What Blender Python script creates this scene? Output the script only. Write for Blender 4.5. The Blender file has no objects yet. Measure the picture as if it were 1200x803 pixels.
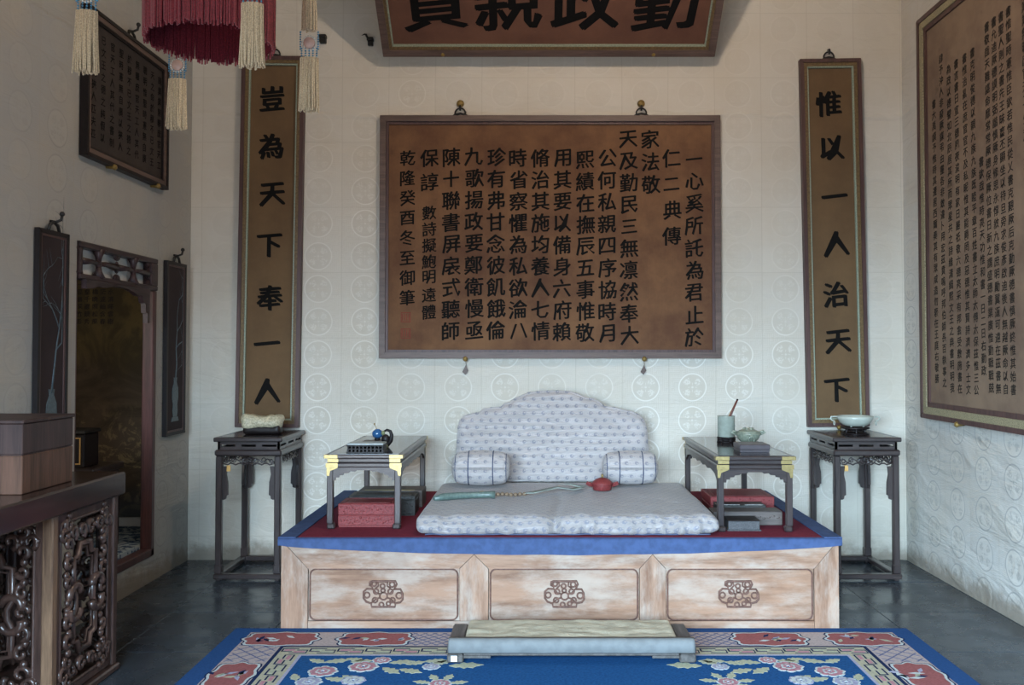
import bpy, math, random
from mathutils import Vector, Matrix, noise

random.seed(7)
SC = bpy.context.scene
COL = SC.collection
PI = math.pi

# ------------------------------------------------------------------ camera, world, lights, exposure
PITCH = 0.026
FPX = 1050.0
cam_data = bpy.data.cameras.new('camera')
cam = bpy.data.objects.new('camera', cam_data)
COL.objects.link(cam)
cam.location = (0, 0, 1.45)
cam.rotation_euler = (PI / 2 + PITCH, 0, 0)
cam_data.sensor_fit = 'HORIZONTAL'
cam_data.sensor_width = 36
cam_data.lens = 36 * FPX / 1200
cam_data.shift_x = (600 - 632) / 1200
cam_data.shift_y = (412 - FPX * math.tan(PITCH) - 401.5) / 1200
cam_data.clip_start = 0.05
SC.camera = cam

SC.view_settings.view_transform = 'Standard'
SC.view_settings.look = 'None'
SC.view_settings.gamma = 1
SC.view_settings.use_curve_mapping = False
SC.view_settings.exposure = 0.45

world = bpy.data.worlds.new('daylight')
SC.world = world
world.use_nodes = True
wn = world.node_tree.nodes
wn['Background'].inputs[0].default_value = (0.55, 0.68, 0.9, 1)
wn['Background'].inputs[1].default_value = 1.5


def area(name, loc, target, sx, sy, power, color, spread=PI):
    l = bpy.data.lights.new(name, 'AREA')
    l.shape = 'RECTANGLE'
    l.size = sx
    l.size_y = sy
    l.energy = power
    l.color = color
    l.spread = spread
    o = bpy.data.objects.new(name, l)
    COL.objects.link(o)
    o.location = loc
    o.rotation_euler = (Vector(target) - Vector(loc)).to_track_quat('-Z', 'Z').to_euler()
    return o


# sky light entering through the window opening, aimed down into the room
area('open_sky_daylight', (-2.9, -6.3, 3.4), (0.2, 6.2, 0.4), 10.4, 3.6, 5700, (0.545, 0.78, 1.0))
# light bounced up from the paved courtyard outside
area('courtyard_bounce', (-1.6, -0.42, 0.95), (1.6, 6.0, 2.9), 1.6, 0.8, 42, (1.0, 0.90, 0.82))

# ------------------------------------------------------------------ small helpers


def srgb(h):
    if isinstance(h, str):
        h = h.lstrip('#')
        c = [int(h[i:i + 2], 16) / 255 for i in (0, 2, 4)]
    else:
        c = h
    return tuple(((x + 0.055) / 1.055) ** 2.4 if x > 0.04045 else x / 12.92 for x in c) + (1,)


class NT:
    """tiny node tree writer"""

    def __init__(self, name, rough=0.6, spec=0.5):
        self.m = bpy.data.materials.new(name)
        self.m.use_nodes = True
        self.t = self.m.node_tree
        self.n = self.t.nodes
        self.l = self.t.links
        self.b = self.n['Principled BSDF']
        self.b.inputs['Roughness'].default_value = rough
        self.b.inputs['Specular IOR Level'].default_value = spec

    def put(self, sock, v):
        if v is None:
            return
        if hasattr(v, 'is_output') or isinstance(v, bpy.types.NodeSocket):
            self.l.new(v, sock)
        else:
            sock.default_value = v

    def math(self, op, a, b=None, c=None, clamp=False):
        n = self.n.new('ShaderNodeMath')
        n.operation = op
        n.use_clamp = clamp
        self.put(n.inputs[0], a)
        self.put(n.inputs[1], b)
        self.put(n.inputs[2], c)
        return n.outputs[0]

    def sstep(self, v, a, b, to0=0.0, to1=1.0):
        n = self.n.new('ShaderNodeMapRange')
        n.interpolation_type = 'SMOOTHSTEP'
        self.put(n.inputs['Value'], v)
        n.inputs['From Min'].default_value = a
        n.inputs['From Max'].default_value = b
        n.inputs['To Min'].default_value = to0
        n.inputs['To Max'].default_value = to1
        return n.outputs[0]

    def pos(self):
        return self.n.new('ShaderNodeNewGeometry').outputs['Position']

    def objco(self):
        return self.n.new('ShaderNodeTexCoord').outputs['Object']

    def uv(self):
        return self.n.new('ShaderNodeTexCoord').outputs['UV']

    def sep(self, v):
        n = self.n.new('ShaderNodeSeparateXYZ')
        self.put(n.inputs[0], v)
        return n.outputs

    def comb(self, x=0, y=0, z=0):
        n = self.n.new('ShaderNodeCombineXYZ')
        for i, v in enumerate((x, y, z)):
            self.put(n.inputs[i], v)
        return n.outputs[0]

    def vmul(self, v, s):
        n = self.n.new('ShaderNodeVectorMath')
        n.operation = 'MULTIPLY'
        self.put(n.inputs[0], v)
        n.inputs[1].default_value = s
        return n.outputs[0]

    def noise(self, v, scale, detail=4, rough=0.55, dist=0.0):
        n = self.n.new('ShaderNodeTexNoise')
        self.put(n.inputs['Vector'], v)
        n.inputs['Scale'].default_value = scale
        n.inputs['Detail'].default_value = detail
        n.inputs['Roughness'].default_value = rough
        n.inputs['Distortion'].default_value = dist
        return n.outputs[0]

    def white(self, v):
        n = self.n.new('ShaderNodeTexWhiteNoise')
        self.put(n.inputs['Vector'], v)
        return n.outputs[0]

    def voro(self, v, scale, feature='F1', out=0):
        n = self.n.new('ShaderNodeTexVoronoi')
        n.feature = feature
        self.put(n.inputs['Vector'], v)
        n.inputs['Scale'].default_value = scale
        return n.outputs[out]

    def mix(self, f, a, b, mode='MIX'):
        n = self.n.new('ShaderNodeMix')
        n.data_type = 'RGBA'
        n.blend_type = mode
        self.put(n.inputs[0], f)
        self.put(n.inputs[6], a)
        self.put(n.inputs[7], b)
        return n.outputs[2]

    def bump(self, h, strength=0.3, dist=0.01, prev=None):
        n = self.n.new('ShaderNodeBump')
        n.inputs['Strength'].default_value = strength
        n.inputs['Distance'].default_value = dist
        self.put(n.inputs['Height'], h)
        if prev is not None:
            self.l.new(prev, n.inputs['Normal'])
        return n.outputs[0]

    def color(self, v):
        self.put(self.b.inputs['Base Color'], v)
        return self

    def rough(self, v):
        self.put(self.b.inputs['Roughness'], v)

    def normal(self, v):
        self.l.new(v, self.b.inputs['Normal'])


def plain(name, hexc, rough=0.6, spec=0.5, var=0.12, scale=30, metal=0.0, bump=0.0, sheen=0.0):
    t = NT(name, rough, spec)
    c = srgb(hexc)
    dark = tuple(x * (1 - var) for x in c[:3]) + (1,)
    lite = tuple(min(1, x * (1 + var)) for x in c[:3]) + (1,)
    nz = t.noise(t.objco(), scale, 5)
    t.color(t.mix(t.sstep(nz, 0.3, 0.7), dark, lite))
    t.b.inputs['Metallic'].default_value = metal
    if bump:
        t.normal(t.bump(nz, bump, 0.004))
    if sheen:
        t.b.inputs['Sheen Weight'].default_value = sheen
    return t.m


def wood(name, dark, light, axis=0, rough=0.4, spec=0.5, stretch=14, scale=9, bump=0.1, coat=0.0, contrast=(0.3, 0.7), world=False, wear=None):
    t = NT(name, rough, spec)
    s = [stretch, stretch, stretch]
    s[axis] = 1.0
    v = t.vmul(t.pos() if world else t.objco(), tuple(s))
    n1 = t.noise(v, scale * 0.25, 6, 0.6, 0.6)
    n2 = t.noise(v, scale * 1.4, 3, 0.6)
    f = t.math('ADD', t.math('MULTIPLY', n1, 0.7), t.math('MULTIPLY', n2, 0.3))
    f = t.sstep(f, contrast[0], contrast[1])
    col = t.mix(f, srgb(dark), srgb(light))
    if wear:                       # rubbed, bleached patches drawn out along the grain
        sv = [3.0, 3.0, 3.0]
        sv[axis] = 1.0
        wn_ = t.noise(t.vmul(t.pos() if world else t.objco(), tuple(sv)), 2.2, 6, 0.65)
        col = t.mix(t.sstep(wn_, 0.42, 0.66, 0, 0.8), col, srgb(wear))
        col = t.mix(t.sstep(t.noise(t.pos(), 3.1, 5, 0.6), 0.55, 0.75, 0, 0.35), col, srgb(dark))
    t.color(col)
    t.normal(t.bump(n2, bump, 0.002))
    t.b.inputs['Coat Weight'].default_value = coat
    t.b.inputs['Coat Roughness'].default_value = 0.15
    return t.m


# ------------------------------------------------------------------ mesh builder


class MB:
    def __init__(self):
        self.v = []
        self.f = []
        self.uv = None
        self.smooth = []

    def add(self, vs, fs, smooth=False, M=None):
        o = len(self.v)
        for p in vs:
            p = Vector(p)
            self.v.append(M @ p if M else p)
        for f in fs:
            self.f.append([i + o for i in f])
            self.smooth.append(smooth)
        return self

    def box(self, x0, x1, y0, y1, z0, z1, b=0.0, M=None):
        """box, with chamfered vertical+horizontal edges when b > 0"""
        if b <= 0:
            vs = [(x, y, z) for x in (x0, x1) for y in (y0, y1) for z in (z0, z1)]
            fs = [(0, 1, 3, 2), (4, 6, 7, 5), (0, 4, 5, 1), (2, 3, 7, 6), (0, 2, 6, 4), (1, 5, 7, 3)]
            return self.add(vs, fs, M=M)
        c = Vector(((x0 + x1) / 2, (y0 + y1) / 2, (z0 + z1) / 2))
        h = Vector((abs(x1 - x0) / 2, abs(y1 - y0) / 2, abs(z1 - z0) / 2))
        b = min(b, h.x * 0.45, h.y * 0.45, h.z * 0.45)
        vs = []
        idx = {}
        for sx in (-1, 1):
            for sy in (-1, 1):
                for sz in (-1, 1):
                    for a in range(3):
                        p = [sx * (h.x - b), sy * (h.y - b), sz * (h.z - b)]
                        p[a] = (sx, sy, sz)[a] * h[a]
                        idx[(sx, sy, sz, a)] = len(vs)
                        vs.append((c.x + p[0], c.y + p[1], c.z + p[2]))
        fs = []
        S = (-1, 1)
        for a in range(3):
            o1, o2 = [k for k in range(3) if k != a]
            for s in S:
                q = []
                for (p, r) in ((-1, -1), (1, -1), (1, 1), (-1, 1)):
                    k = [0, 0, 0]
                    k[a] = s
                    k[o1] = p
                    k[o2] = r
                    q.append(idx[(k[0], k[1], k[2], a)])
                fs.append(q)
        for a in range(3):          # edges along axis a
            o1, o2 = [k for k in range(3) if k != a]
            for p in S:
                for r in S:
                    q = []
                    for (s, w) in ((-1, o1), (1, o1), (1, o2), (-1, o2)):
                        k = [0, 0, 0]
                        k[a] = s
                        k[o1] = p
                        k[o2] = r
                        q.append(idx[(k[0], k[1], k[2], w)])
                    fs.append(q)
        for sx in S:
            for sy in S:
                for sz in S:
                    fs.append([idx[(sx, sy, sz, a)] for a in range(3)])
        return self.add(vs, fs, M=M)

    def prism(self, pts, y0, y1, M=None):
        """polygon in x,z pushed from y0 to y1"""
        n = len(pts)
        vs = [(p[0], y0, p[1]) for p in pts] + [(p[0], y1, p[1]) for p in pts]
        fs = [list(range(n)), list(range(2 * n - 1, n - 1, -1))]
        for i in range(n):
            j = (i + 1) % n
            fs.append((i, i + n, j + n, j))
        return self.add(vs, fs, M=M)

    def tube(self, pts, r, n=8, closed=False, smooth=True, M=None, flat=1.0):
        pts = [Vector(p) for p in pts]
        m = len(pts)
        rs = r if isinstance(r, (list, tuple)) else [r] * m
        vs = []
        fs = []
        prev = None
        for i, p in enumerate(pts):
            if closed:
                t = pts[(i + 1) % m] - pts[i - 1]
            else:
                t = pts[min(i + 1, m - 1)] - pts[max(i - 1, 0)]
            t = t.normalized() if t.length > 1e-9 else Vector((0, 0, 1))
            if prev is None:
                a = Vector((0, 1, 0)) if abs(t.y) < 0.9 else Vector((1, 0, 0))
            else:
                a = prev
            u = (a - t * a.dot(t))
            if u.length < 1e-6:
                u = t.orthogonal()
            u.normalize()
            prev = u
            w = t.cross(u)
            for k in range(n):
                an = 2 * PI * k / n
                vs.append(p + u * math.cos(an) * rs[i] * flat + w * math.sin(an) * rs[i])
        for i in range(m if closed else m - 1):
            j = (i + 1) % m
            for k in range(n):
                l = (k + 1) % n
                fs.append((i * n + k, i * n + l, j * n + l, j * n + k))
        if not closed:
            fs.append(list(range(n - 1, -1, -1)))
            fs.append([(m - 1) * n + k for k in range(n)])
        return self.add(vs, fs, smooth, M)

    def lathe(self, prof, n=24, M=None, smooth=True, center=(0, 0, 0)):
        """profile of (r, z) around z"""
        cx, cy, cz = center
        vs = []
        fs = []
        for r, z in prof:
            for k in range(n):
                a = 2 * PI * k / n
                vs.append((cx + r * math.cos(a), cy + r * math.sin(a), cz + z))
        for i in range(len(prof) - 1):
            for k in range(n):
                l = (k + 1) % n
                fs.append((i * n + k, i * n + l, (i + 1) * n + l, (i + 1) * n + k))
        if prof[0][0] > 1e-5:
            fs.append(list(range(n - 1, -1, -1)))
        if prof[-1][0] > 1e-5:
            fs.append([(len(prof) - 1) * n + k for k in range(n)])
        return self.add(vs, fs, smooth, M)

    def ball(self, c, r, n=10, sq=(1, 1, 1), M=None):
        prof = [(max(1e-6, math.sin(PI * i / (n // 2 + 1))) * 1.0, -math.cos(PI * i / (n // 2 + 1))) for i in range(n // 2 + 2)]
        T = Matrix.Translation(c) @ Matrix.Diagonal((r * sq[0], r * sq[1], r * sq[2], 1))
        if M:
            T = M @ T
        return self.lathe(prof, n, T)

    def rbox(self, x0, x1, y0, y1, z0, z1, r, n=(12, 12, 6), fn=None):
        """rounded box as a fine grid; fn moves each vertex"""
        c = Vector(((x0 + x1) / 2, (y0 + y1) / 2, (z0 + z1) / 2))
        h = Vector(((x1 - x0) / 2, (y1 - y0) / 2, (z1 - z0) / 2))
        key = {}
        vs = []
        fs = []

        def vert(i, j, k):
            q = (i, j, k)
            if q not in key:
                p = Vector([(2 * q[a] / n[a] - 1) * h[a] for a in range(3)])
                inner = Vector([max(-(h[a] - min(r, h[a])), min(h[a] - min(r, h[a]), p[a])) for a in range(3)])
                d = p - inner
                if d.length > 1e-9:
                    m = max(abs(d[a]) / min(r, h[a]) for a in range(3))
                    d = d.normalized() * min(1.0, m)
                    d = Vector([d[a] * min(r, h[a]) for a in range(3)])
                p = c + inner + d
                if fn:
                    p = fn(p)
                key[q] = len(vs)
                vs.append(p)
            return key[q]
        for a in range(3):
            o1, o2 = [k for k in range(3) if k != a]
            for s in (0, n[a]):
                for i in range(n[o1]):
                    for j in range(n[o2]):
                        q = []
                        for (di, dj) in ((0, 0), (1, 0), (1, 1), (0, 1)):
                            k = [0, 0, 0]
                            k[a] = s
                            k[o1] = i + di
                            k[o2] = j + dj
                            q.append(vert(*k))
                        fs.append(q)
        return self.add(vs, fs, True)

    def build(self, name, mat, parent=None, loc=None, rot=None, uvf=None, stuff=False, recalc=True):
        me = bpy.data.meshes.new(name)
        me.from_pydata([tuple(p) for p in self.v], [], self.f)
        me.polygons.foreach_set('use_smooth', self.smooth)
        if uvf:
            ul = me.uv_layers.new(name='UVMap')
            for poly in me.polygons:
                for li in poly.loop_indices:
                    co = me.vertices[me.loops[li].vertex_index].co
                    ul.data[li].uv = uvf(co, poly.normal)
        if recalc:
            import bmesh
            bm = bmesh.new()
            bm.from_mesh(me)
            bmesh.ops.recalc_face_normals(bm, faces=bm.faces)
            bm.to_mesh(me)
            bm.free()
        me.materials.append(mat)
        o = bpy.data.objects.new(name, me)
        COL.objects.link(o)
        if parent is not None:
            o.parent = parent
        if loc:
            o.location = loc
        if rot:
            o.rotation_euler = rot
        if stuff:
            o['kind'] = 'stuff'
        return o


def tag(o, label, cat, group=None):
    o['label'] = label
    o['category'] = cat
    if group:
        o['group'] = group
    return o


def thing(name, label, cat, loc=(0, 0, 0), rot=(0, 0, 0), group=None):
    o = bpy.data.objects.new(name, None)
    o.empty_display_size = 0.1
    COL.objects.link(o)
    o.location = loc
    o.rotation_euler = rot
    return tag(o, label, cat, group)


def struct(o):
    o['kind'] = 'structure'
    return o


# ------------------------------------------------------------------ materials


def wallpaper(name, axis, u0, v0, base='#d3cec2', ring='#e4e1d8', contrast=1.0, wrinkle=0.35, fade=False):
    PU, PV = 0.328, 0.230
    t = NT(name, 0.62, 0.3)
    P = t.pos()
    s = t.sep(P)
    U = s[axis]
    V = s[2]
    # slight warp so that nothing is ruler straight
    wn_ = t.noise(P, 1.3, 2)
    U = t.math('ADD', U, t.math('MULTIPLY', t.math('SUBTRACT', wn_, 0.5), 0.02))
    uu = t.math('DIVIDE', t.math('SUBTRACT', U, u0 - PU / 2), PU)
    vv = t.math('DIVIDE', t.math('SUBTRACT', V, v0 - PV / 2), PV)
    du = t.math('MULTIPLY', t.math('SUBTRACT', t.math('FRACT', uu), 0.5), PU)
    dv = t.math('MULTIPLY', t.math('SUBTRACT', t.math('FRACT', vv), 0.5), PV)
    r = t.math('SQRT', t.math('ADD', t.math('MULTIPLY', du, du), t.math('MULTIPLY', dv, dv)))
    ringm = t.math('MULTIPLY', t.sstep(r, 0.089, 0.092), t.sstep(r, 0.097, 0.101, 1, 0))
    inside = t.sstep(r, 0.086, 0.089, 1, 0)
    # four leaves on the diagonals of each medallion, four small ones on the axes
    rr = t.math('ADD', t.math('MULTIPLY', r, r), 1e-5)
    s2 = t.math('DIVIDE', t.math('MULTIPLY', t.math('MULTIPLY', du, dv), 2.0), rr)
    leaf = t.math('MULTIPLY', t.sstep(t.math('ABSOLUTE', s2), 0.62, 0.8),
                  t.math('MULTIPLY', t.sstep(r, 0.028, 0.034), t.sstep(r, 0.068, 0.078, 1, 0)))
    vein = t.sstep(t.noise(P, 90, 3), 0.44, 0.5)
    leaf = t.math('MULTIPLY', leaf, vein)
    axisb = t.math('MULTIPLY', t.sstep(t.math('ABSOLUTE', s2), 0.1, 0.22, 1, 0),
                   t.math('MULTIPLY', t.sstep(r, 0.012, 0.016), t.sstep(r, 0.03, 0.034, 1, 0)))
    centre = t.sstep(r, 0.006, 0.009, 1, 0)
    inner = t.math('MAXIMUM', t.math('MAXIMUM', leaf, axisb), centre)
    # key-fret ground: cells of little stripes turned one way or the other
    cs = 0.0205
    cu = t.math('FLOOR', t.math('DIVIDE', U, cs))
    cv = t.math('FLOOR', t.math('DIVIDE', V, cs))
    h = t.white(t.comb(cu, cv, 3.0))
    pick = t.math('GREATER_THAN', h, 0.5)
    su = t.math('GREATER_THAN', t.math('FRACT', t.math('DIVIDE', U, cs / 2)), 0.5)
    sv = t.math('GREATER_THAN', t.math('FRACT', t.math('DIVIDE', V, cs / 2)), 0.5)
    st = t.math('ADD', t.math('MULTIPLY', su, pick), t.math('MULTIPLY', sv, t.math('SUBTRACT', 1.0, pick)))
    ground = t.math('MULTIPLY', st, t.sstep(r, 0.1, 0.104))
    # how far the print is worn away: strong low, faint high, patchy
    wear = t.math('ADD', t.noise(P, 0.9, 3), t.math('MULTIPLY', t.math('SUBTRACT', 2.2, V), 0.16))
    keep = t.sstep(wear, 0.35, 0.75, 0.12, 1.0)
    pat = t.math('MAXIMUM', t.math('MAXIMUM', ringm, t.math('MULTIPLY', inner, 0.75)), t.math('MULTIPLY', ground, 0.38))
    if fade:                       # the end drops of paper are almost blank
        keep = t.math('MULTIPLY', keep, t.sstep(t.math('ABSOLUTE', t.math('SUBTRACT', U, 0.1)), 1.75, 2.05, 1, 0.12))
    pat = t.math('MULTIPLY', t.math('MULTIPLY', pat, keep), contrast)
    # sheets: one medallion wide, two tall, each with its own tone, with a darker lap line
    su_ = t.math('FLOOR', t.math('ADD', uu, 0.0))
    vs_ = t.math('DIVIDE', vv, 2.0)
    tone = t.white(t.comb(su_, t.math('FLOOR', vs_), 9.0))
    fu = t.math('ABSOLUTE', t.math('SUBTRACT', t.math('FRACT', t.math('ADD', uu, 0.5)), 0.5))
    fv = t.math('ABSOLUTE', t.math('SUBTRACT', t.math('FRACT', t.math('ADD', vs_, 0.5)), 0.5))
    seam = t.math('MAXIMUM', t.sstep(fu, 0.004, 0.012, 1, 0), t.sstep(fv, 0.002, 0.007, 1, 0))
    bc = srgb(base)
    c = t.mix(t.math('MULTIPLY', tone, 0.5), bc, tuple(x * 0.93 for x in bc[:3]) + (1,))
    c = t.mix(t.sstep(t.noise(P, 1.7, 6, 0.65), 0.35, 0.75, 0, 0.35), c, srgb('#b9ab93'))
    c = t.mix(pat, c, srgb(ring))
    c = t.mix(t.math('MULTIPLY', inside, 0.10), c, srgb('#b5ae9f'))
    c = t.mix(t.math('MULTIPLY', seam, 0.28), c, srgb('#a39a88'))
    # damp stains and crumbled plaster along the floor
    zz = t.math('ADD', V, t.math('MULTIPLY', t.math('SUBTRACT', t.noise(P, 6, 6, 0.7), 0.5), 0.32))
    c = t.mix(t.sstep(zz, 0.02, 0.16, 0.8, 0), c, srgb('#7d7263'))
    c = t.mix(t.sstep(t.noise(P, 11, 5, 0.6), 0.70, 0.76, 0, 0.25), c, srgb('#8a7a66'))
    t.color(c)
    t.rough(t.math('SUBTRACT', 0.68, t.math('MULTIPLY', pat, 0.2)))
    # relief: embossed print, puckered paper, long soft folds
    n1 = t.bump(pat, 0.2, 0.002)
    vz = t.math('ADD', V, t.math('MULTIPLY', t.math('SUBTRACT', t.noise(P, 2.5, 3), 0.5), 0.12))
    ridge = t.sstep(t.math('ABSOLUTE', t.math('SUBTRACT', vz, 3.12)), 0.0, 0.03, 1, 0)
    n1 = t.bump(ridge, 0.5, 0.012, n1)
    fold = t.noise(t.vmul(P, (1, 1, 3.5)), 1.4, 5, 0.55, 1.2)
    n2 = t.bump(fold, wrinkle, 0.06, n1)
    n3 = t.bump(t.noise(P, 28, 4), 0.25, 0.004, n2)
    t.normal(n3)
    return t.m


M = {}
M['paper_back'] = wallpaper('wallpaper_back', 0, -0.568, 1.199, base='#cdc7ba', contrast=0.75, fade=True)
M['paper_left'] = wallpaper('wallpaper_left', 1, 5.84, 0.745, base='#a3a29d', ring='#8b8a85', contrast=0.6, wrinkle=0.3)  # rings coloured darker than the ground, grazing look painted into the print
M['paper_right'] = wallpaper('wallpaper_right', 1, 5.84, 0.745, base='#c6c4bd', ring='#a3a29d', wrinkle=0.6)  # darker rings here too, grazing look put into the colour
M['ceiling'] = plain('ceiling_paper', '#c4b7a0', 0.8, 0.2, 0.06, 3)
M['front'] = plain('front_wall_wood', '#6b4a3a', 0.6, 0.3, 0.15, 6)


def floor_material():
    t = NT('dark_brick_floor', 0.3, 0.5)
    P = t.pos()
    n = t.noise(P, 2.2, 6, 0.6)
    inf = t.n.new('ShaderNodeObjectInfo').outputs['Random']
    c = t.mix(t.sstep(n, 0.3, 0.7), srgb('#20262c'), srgb('#343c44'))
    c = t.mix(t.math('MULTIPLY', inf, 0.35), c, srgb('#3d4245'))
    sp = t.sstep(t.noise(P, 40, 4, 0.7), 0.70, 0.78, 0, 0.5)
    c = t.mix(sp, c, srgb('#6a6f70'))
    t.color(c)
    t.rough(t.sstep(t.noise(P, 5, 5, 0.6), 0.3, 0.7, 0.16, 0.36))
    t.normal(t.bump(t.noise(P, 9, 4), 0.08, 0.01))
    return t.m


M['tile'] = floor_material()
M['grout'] = plain('floor_joint', '#4b4f50', 0.9, 0.2)


def brocade(name, base, base2, motif, su=0.060, sv=0.045, amt=1.0):
    """small staggered blossoms woven in a pale silk; uses the UVs (metres)"""
    t = NT(name, 0.5, 0.35)
    u = t.sep(t.uv())
    wob = t.noise(t.comb(u[0], u[1], 0), 60, 2)
    U = t.math('DIVIDE', u[0], su)
    V = t.math('DIVIDE', u[1], sv)
    row = t.math('FLOOR', V)
    off = t.math('MULTIPLY', t.math('MODULO', t.math('ABSOLUTE', row), 2.0), 0.5)
    fu = t.math('MULTIPLY', t.math('SUBTRACT', t.math('FRACT', t.math('ADD', U, off)), 0.5), su)
    fv = t.math('MULTIPLY', t.math('SUBTRACT', t.math('FRACT', V), 0.5), sv)
    r = t.math('SQRT', t.math('ADD', t.math('MULTIPLY', fu, fu), t.math('MULTIPLY', fv, fv)))
    # comma shaped flower: outer disc minus an offset disc
    fu2 = t.math('SUBTRACT', fu, 0.004)
    r2 = t.math('SQRT', t.math('ADD', t.math('MULTIPLY', fu2, fu2), t.math('MULTIPLY', t.math('SUBTRACT', fv, 0.003), t.math('SUBTRACT', fv, 0.003))))
    rw = t.math('ADD', r, t.math('MULTIPLY', t.math('SUBTRACT', wob, 0.5), 0.012))
    flower = t.math('MULTIPLY', t.sstep(rw, 0.010, 0.015, 1, 0), t.sstep(r2, 0.003, 0.006))
    # little dots between the flowers
    du = t.math('SUBTRACT', t.math('ABSOLUTE', fu), su * 0.33)
    dr = t.math('SQRT', t.math('ADD', t.math('MULTIPLY', du, du), t.math('MULTIPLY', fv, fv)))
    dot = t.sstep(dr, 0.002, 0.004, 0.6, 0)
    c = t.mix(t.noise(t.comb(u[0], u[1], 0), 5, 3), srgb(base), srgb(base2))
    m = t.math('MULTIPLY', t.math('MAXIMUM', flower, dot), amt)
    c = t.mix(m, c, srgb(motif))
    t.color(c)
    t.b.inputs['Sheen Weight'].default_value = 0.25
    w = t.noise(t.vmul(t.comb(u[0], u[1], 0), (1.0, 4.5, 1)), 6, 6, 0.65, 1.2)
    t.normal(t.bump(w, 0.7, 0.03))
    t.b.inputs['Specular IOR Level'].default_value = 0.5
    t.b.inputs['Roughness'].default_value = 0.42
    return t.m


M['silk'] = brocade('lilac_brocade', '#c2bbb9', '#aea7a4', '#62667a', 0.064, 0.048, amt=0.55)
M['silk_bed'] = brocade('lilac_brocade_mattress', '#a59d98', '#96908e', '#666b7e', 0.05, 0.045, amt=0.6)
M['piping'] = plain('blue_piping', '#454d66', 0.6, 0.3)
M['felt'] = plain('crimson_felt', '#6c2a37', 0.95, 0.1, 0.1, 60, bump=0.2)
M['blue_cloth'] = plain('blue_cloth', '#3c4d70', 0.8, 0.2, 0.15, 25, bump=0.1)
M['rosewood'] = wood('rosewood', '#231e1f', '#433937', 2, 0.32, 0.5, coat=0.15)
M['rosewood_h'] = wood('rosewood_rail', '#231e1f', '#433937', 0, 0.3, 0.5, coat=0.2)
M['lacquer_top'] = plain('glossy_table_top', '#2b2629', 0.12, 0.6, 0.1, 8)
M['stand_top'] = plain('polished_stand_top', '#2a2325', 0.16, 0.6, 0.1, 8)
M['brass'] = plain('worn_brass', '#a08d5f', 0.38, 0.5, 0.12, 60, metal=0.75)
M['gilt'] = plain('old_gilt', '#8d7440', 0.5, 0.5, 0.2, 80, metal=0.5)
M['iron'] = plain('dark_iron', '#2c2a28', 0.5, 0.5, 0.15, 60, metal=0.4)
M['red_lacquer'] = plain('carved_red_lacquer', '#7a3030', 0.5, 0.4, 0.3, 150, bump=0.9)
M['dark_box'] = plain('dark_carved_wood', '#33322f', 0.45, 0.4, 0.35, 120, bump=0.7)
M['grey_wood'] = wood('greyed_wood', '#3f3836', '#6a5f58', 0, 0.5)
M['bed_h'] = wood('pale_bed_wood', '#745441', '#a17f68', 0, 0.55, 0.3, stretch=9, scale=7, world=True, bump=0.2, contrast=(0.3, 0.66), wear='#ada093')
M['bed_v'] = wood('pale_bed_wood_upright', '#745441', '#a17f68', 2, 0.55, 0.3, stretch=9, scale=7, world=True, bump=0.2, contrast=(0.3, 0.66), wear='#ada093')
M['bed_panel'] = wood('pale_bed_panel', '#6d4e3b', '#99765f', 0, 0.5, 0.3, stretch=7, scale=6, world=True, bump=0.2, contrast=(0.3, 0.66), wear='#a8988a')
M['bed_carving'] = plain('bed_carving_wood', '#62463c', 0.55, 0.3, 0.25, 60)
M['stain'] = wood('altar_wood', '#1c1413', '#3b2a26', 1, 0.22, 0.5, coat=0.25)
M['altar_v'] = wood('altar_carved_wood', '#2a1f1c', '#574139', 2, 0.28, 0.5, coat=0.2)
M['altar_post'] = wood('altar_pale_post', '#4a372b', '#8a6d55', 2, 0.35, 0.5)  # paler brown, only on the near outer post of each stand
M['box_wood'] = wood('box_plank_wood', '#39291f', '#68493a', 2, 0.5, 0.3, stretch=16, scale=5)
M['box_lid'] = wood('box_lid_wood', '#2c2120', '#4a3834', 2, 0.5, 0.3, stretch=16, scale=5)
M['door_wood'] = wood('door_red_wood', '#33201f', '#5a3734', 2, 0.4, 0.4)
M['door_dark'] = wood('door_carved_wood', '#241a1a', '#443032', 1, 0.4, 0.4)
M['ink'] = plain('black_ink', '#131211', 0.8, 0.12, 0.1, 60)
M['ink_soft'] = plain('faded_ink', '#2a241f', 0.7, 0.2, 0.3, 90)
M['celadon'] = plain('celadon_glaze', '#b0b5a9', 0.18, 0.5, 0.06, 12)
M['celadon_pot'] = plain('celadon_crackle', '#8f968b', 0.2, 0.5, 0.08, 40)
M['grey_jade'] = plain('grey_green_jade', '#7c8272', 0.32, 0.5, 0.2, 70, bump=0.3)
M['pale_jade'] = plain('pale_carved_jade', '#b5ad92', 0.4, 0.5, 0.3, 90, bump=0.8)
M['green_jade'] = plain('spinach_jade', '#5a6c66', 0.3, 0.5, 0.2, 60)
M['ribbon'] = plain('grey_green_ribbon', '#8a968f', 0.6, 0.3, 0.12, 80)
M['blue_glass'] = plain('blue_glaze', '#2f5a86', 0.12, 0.6, 0.12, 30)
M['white'] = plain('white_paper', '#d8d8d4', 0.7, 0.2, 0.04, 20)
M['cream'] = NT('unused', 0.5).m
M['amber'] = plain('amber_bead', '#c39a5c', 0.3, 0.5)
M['tassel'] = plain('cream_silk_tassel', '#b8a484', 0.75, 0.2, 0.3, 260, sheen=0.3)
M['fringe'] = plain('red_silk_fringe', '#7e2b32', 0.7, 0.25, 0.35, 200, sheen=0.3)
M['fringe_shaded'] = plain('red_silk_fringe_shaded', '#5c1a24', 0.8, 0.2, 0.35, 200)  # darker copy of the fringe, shade inside the lantern put into the colour
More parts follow.
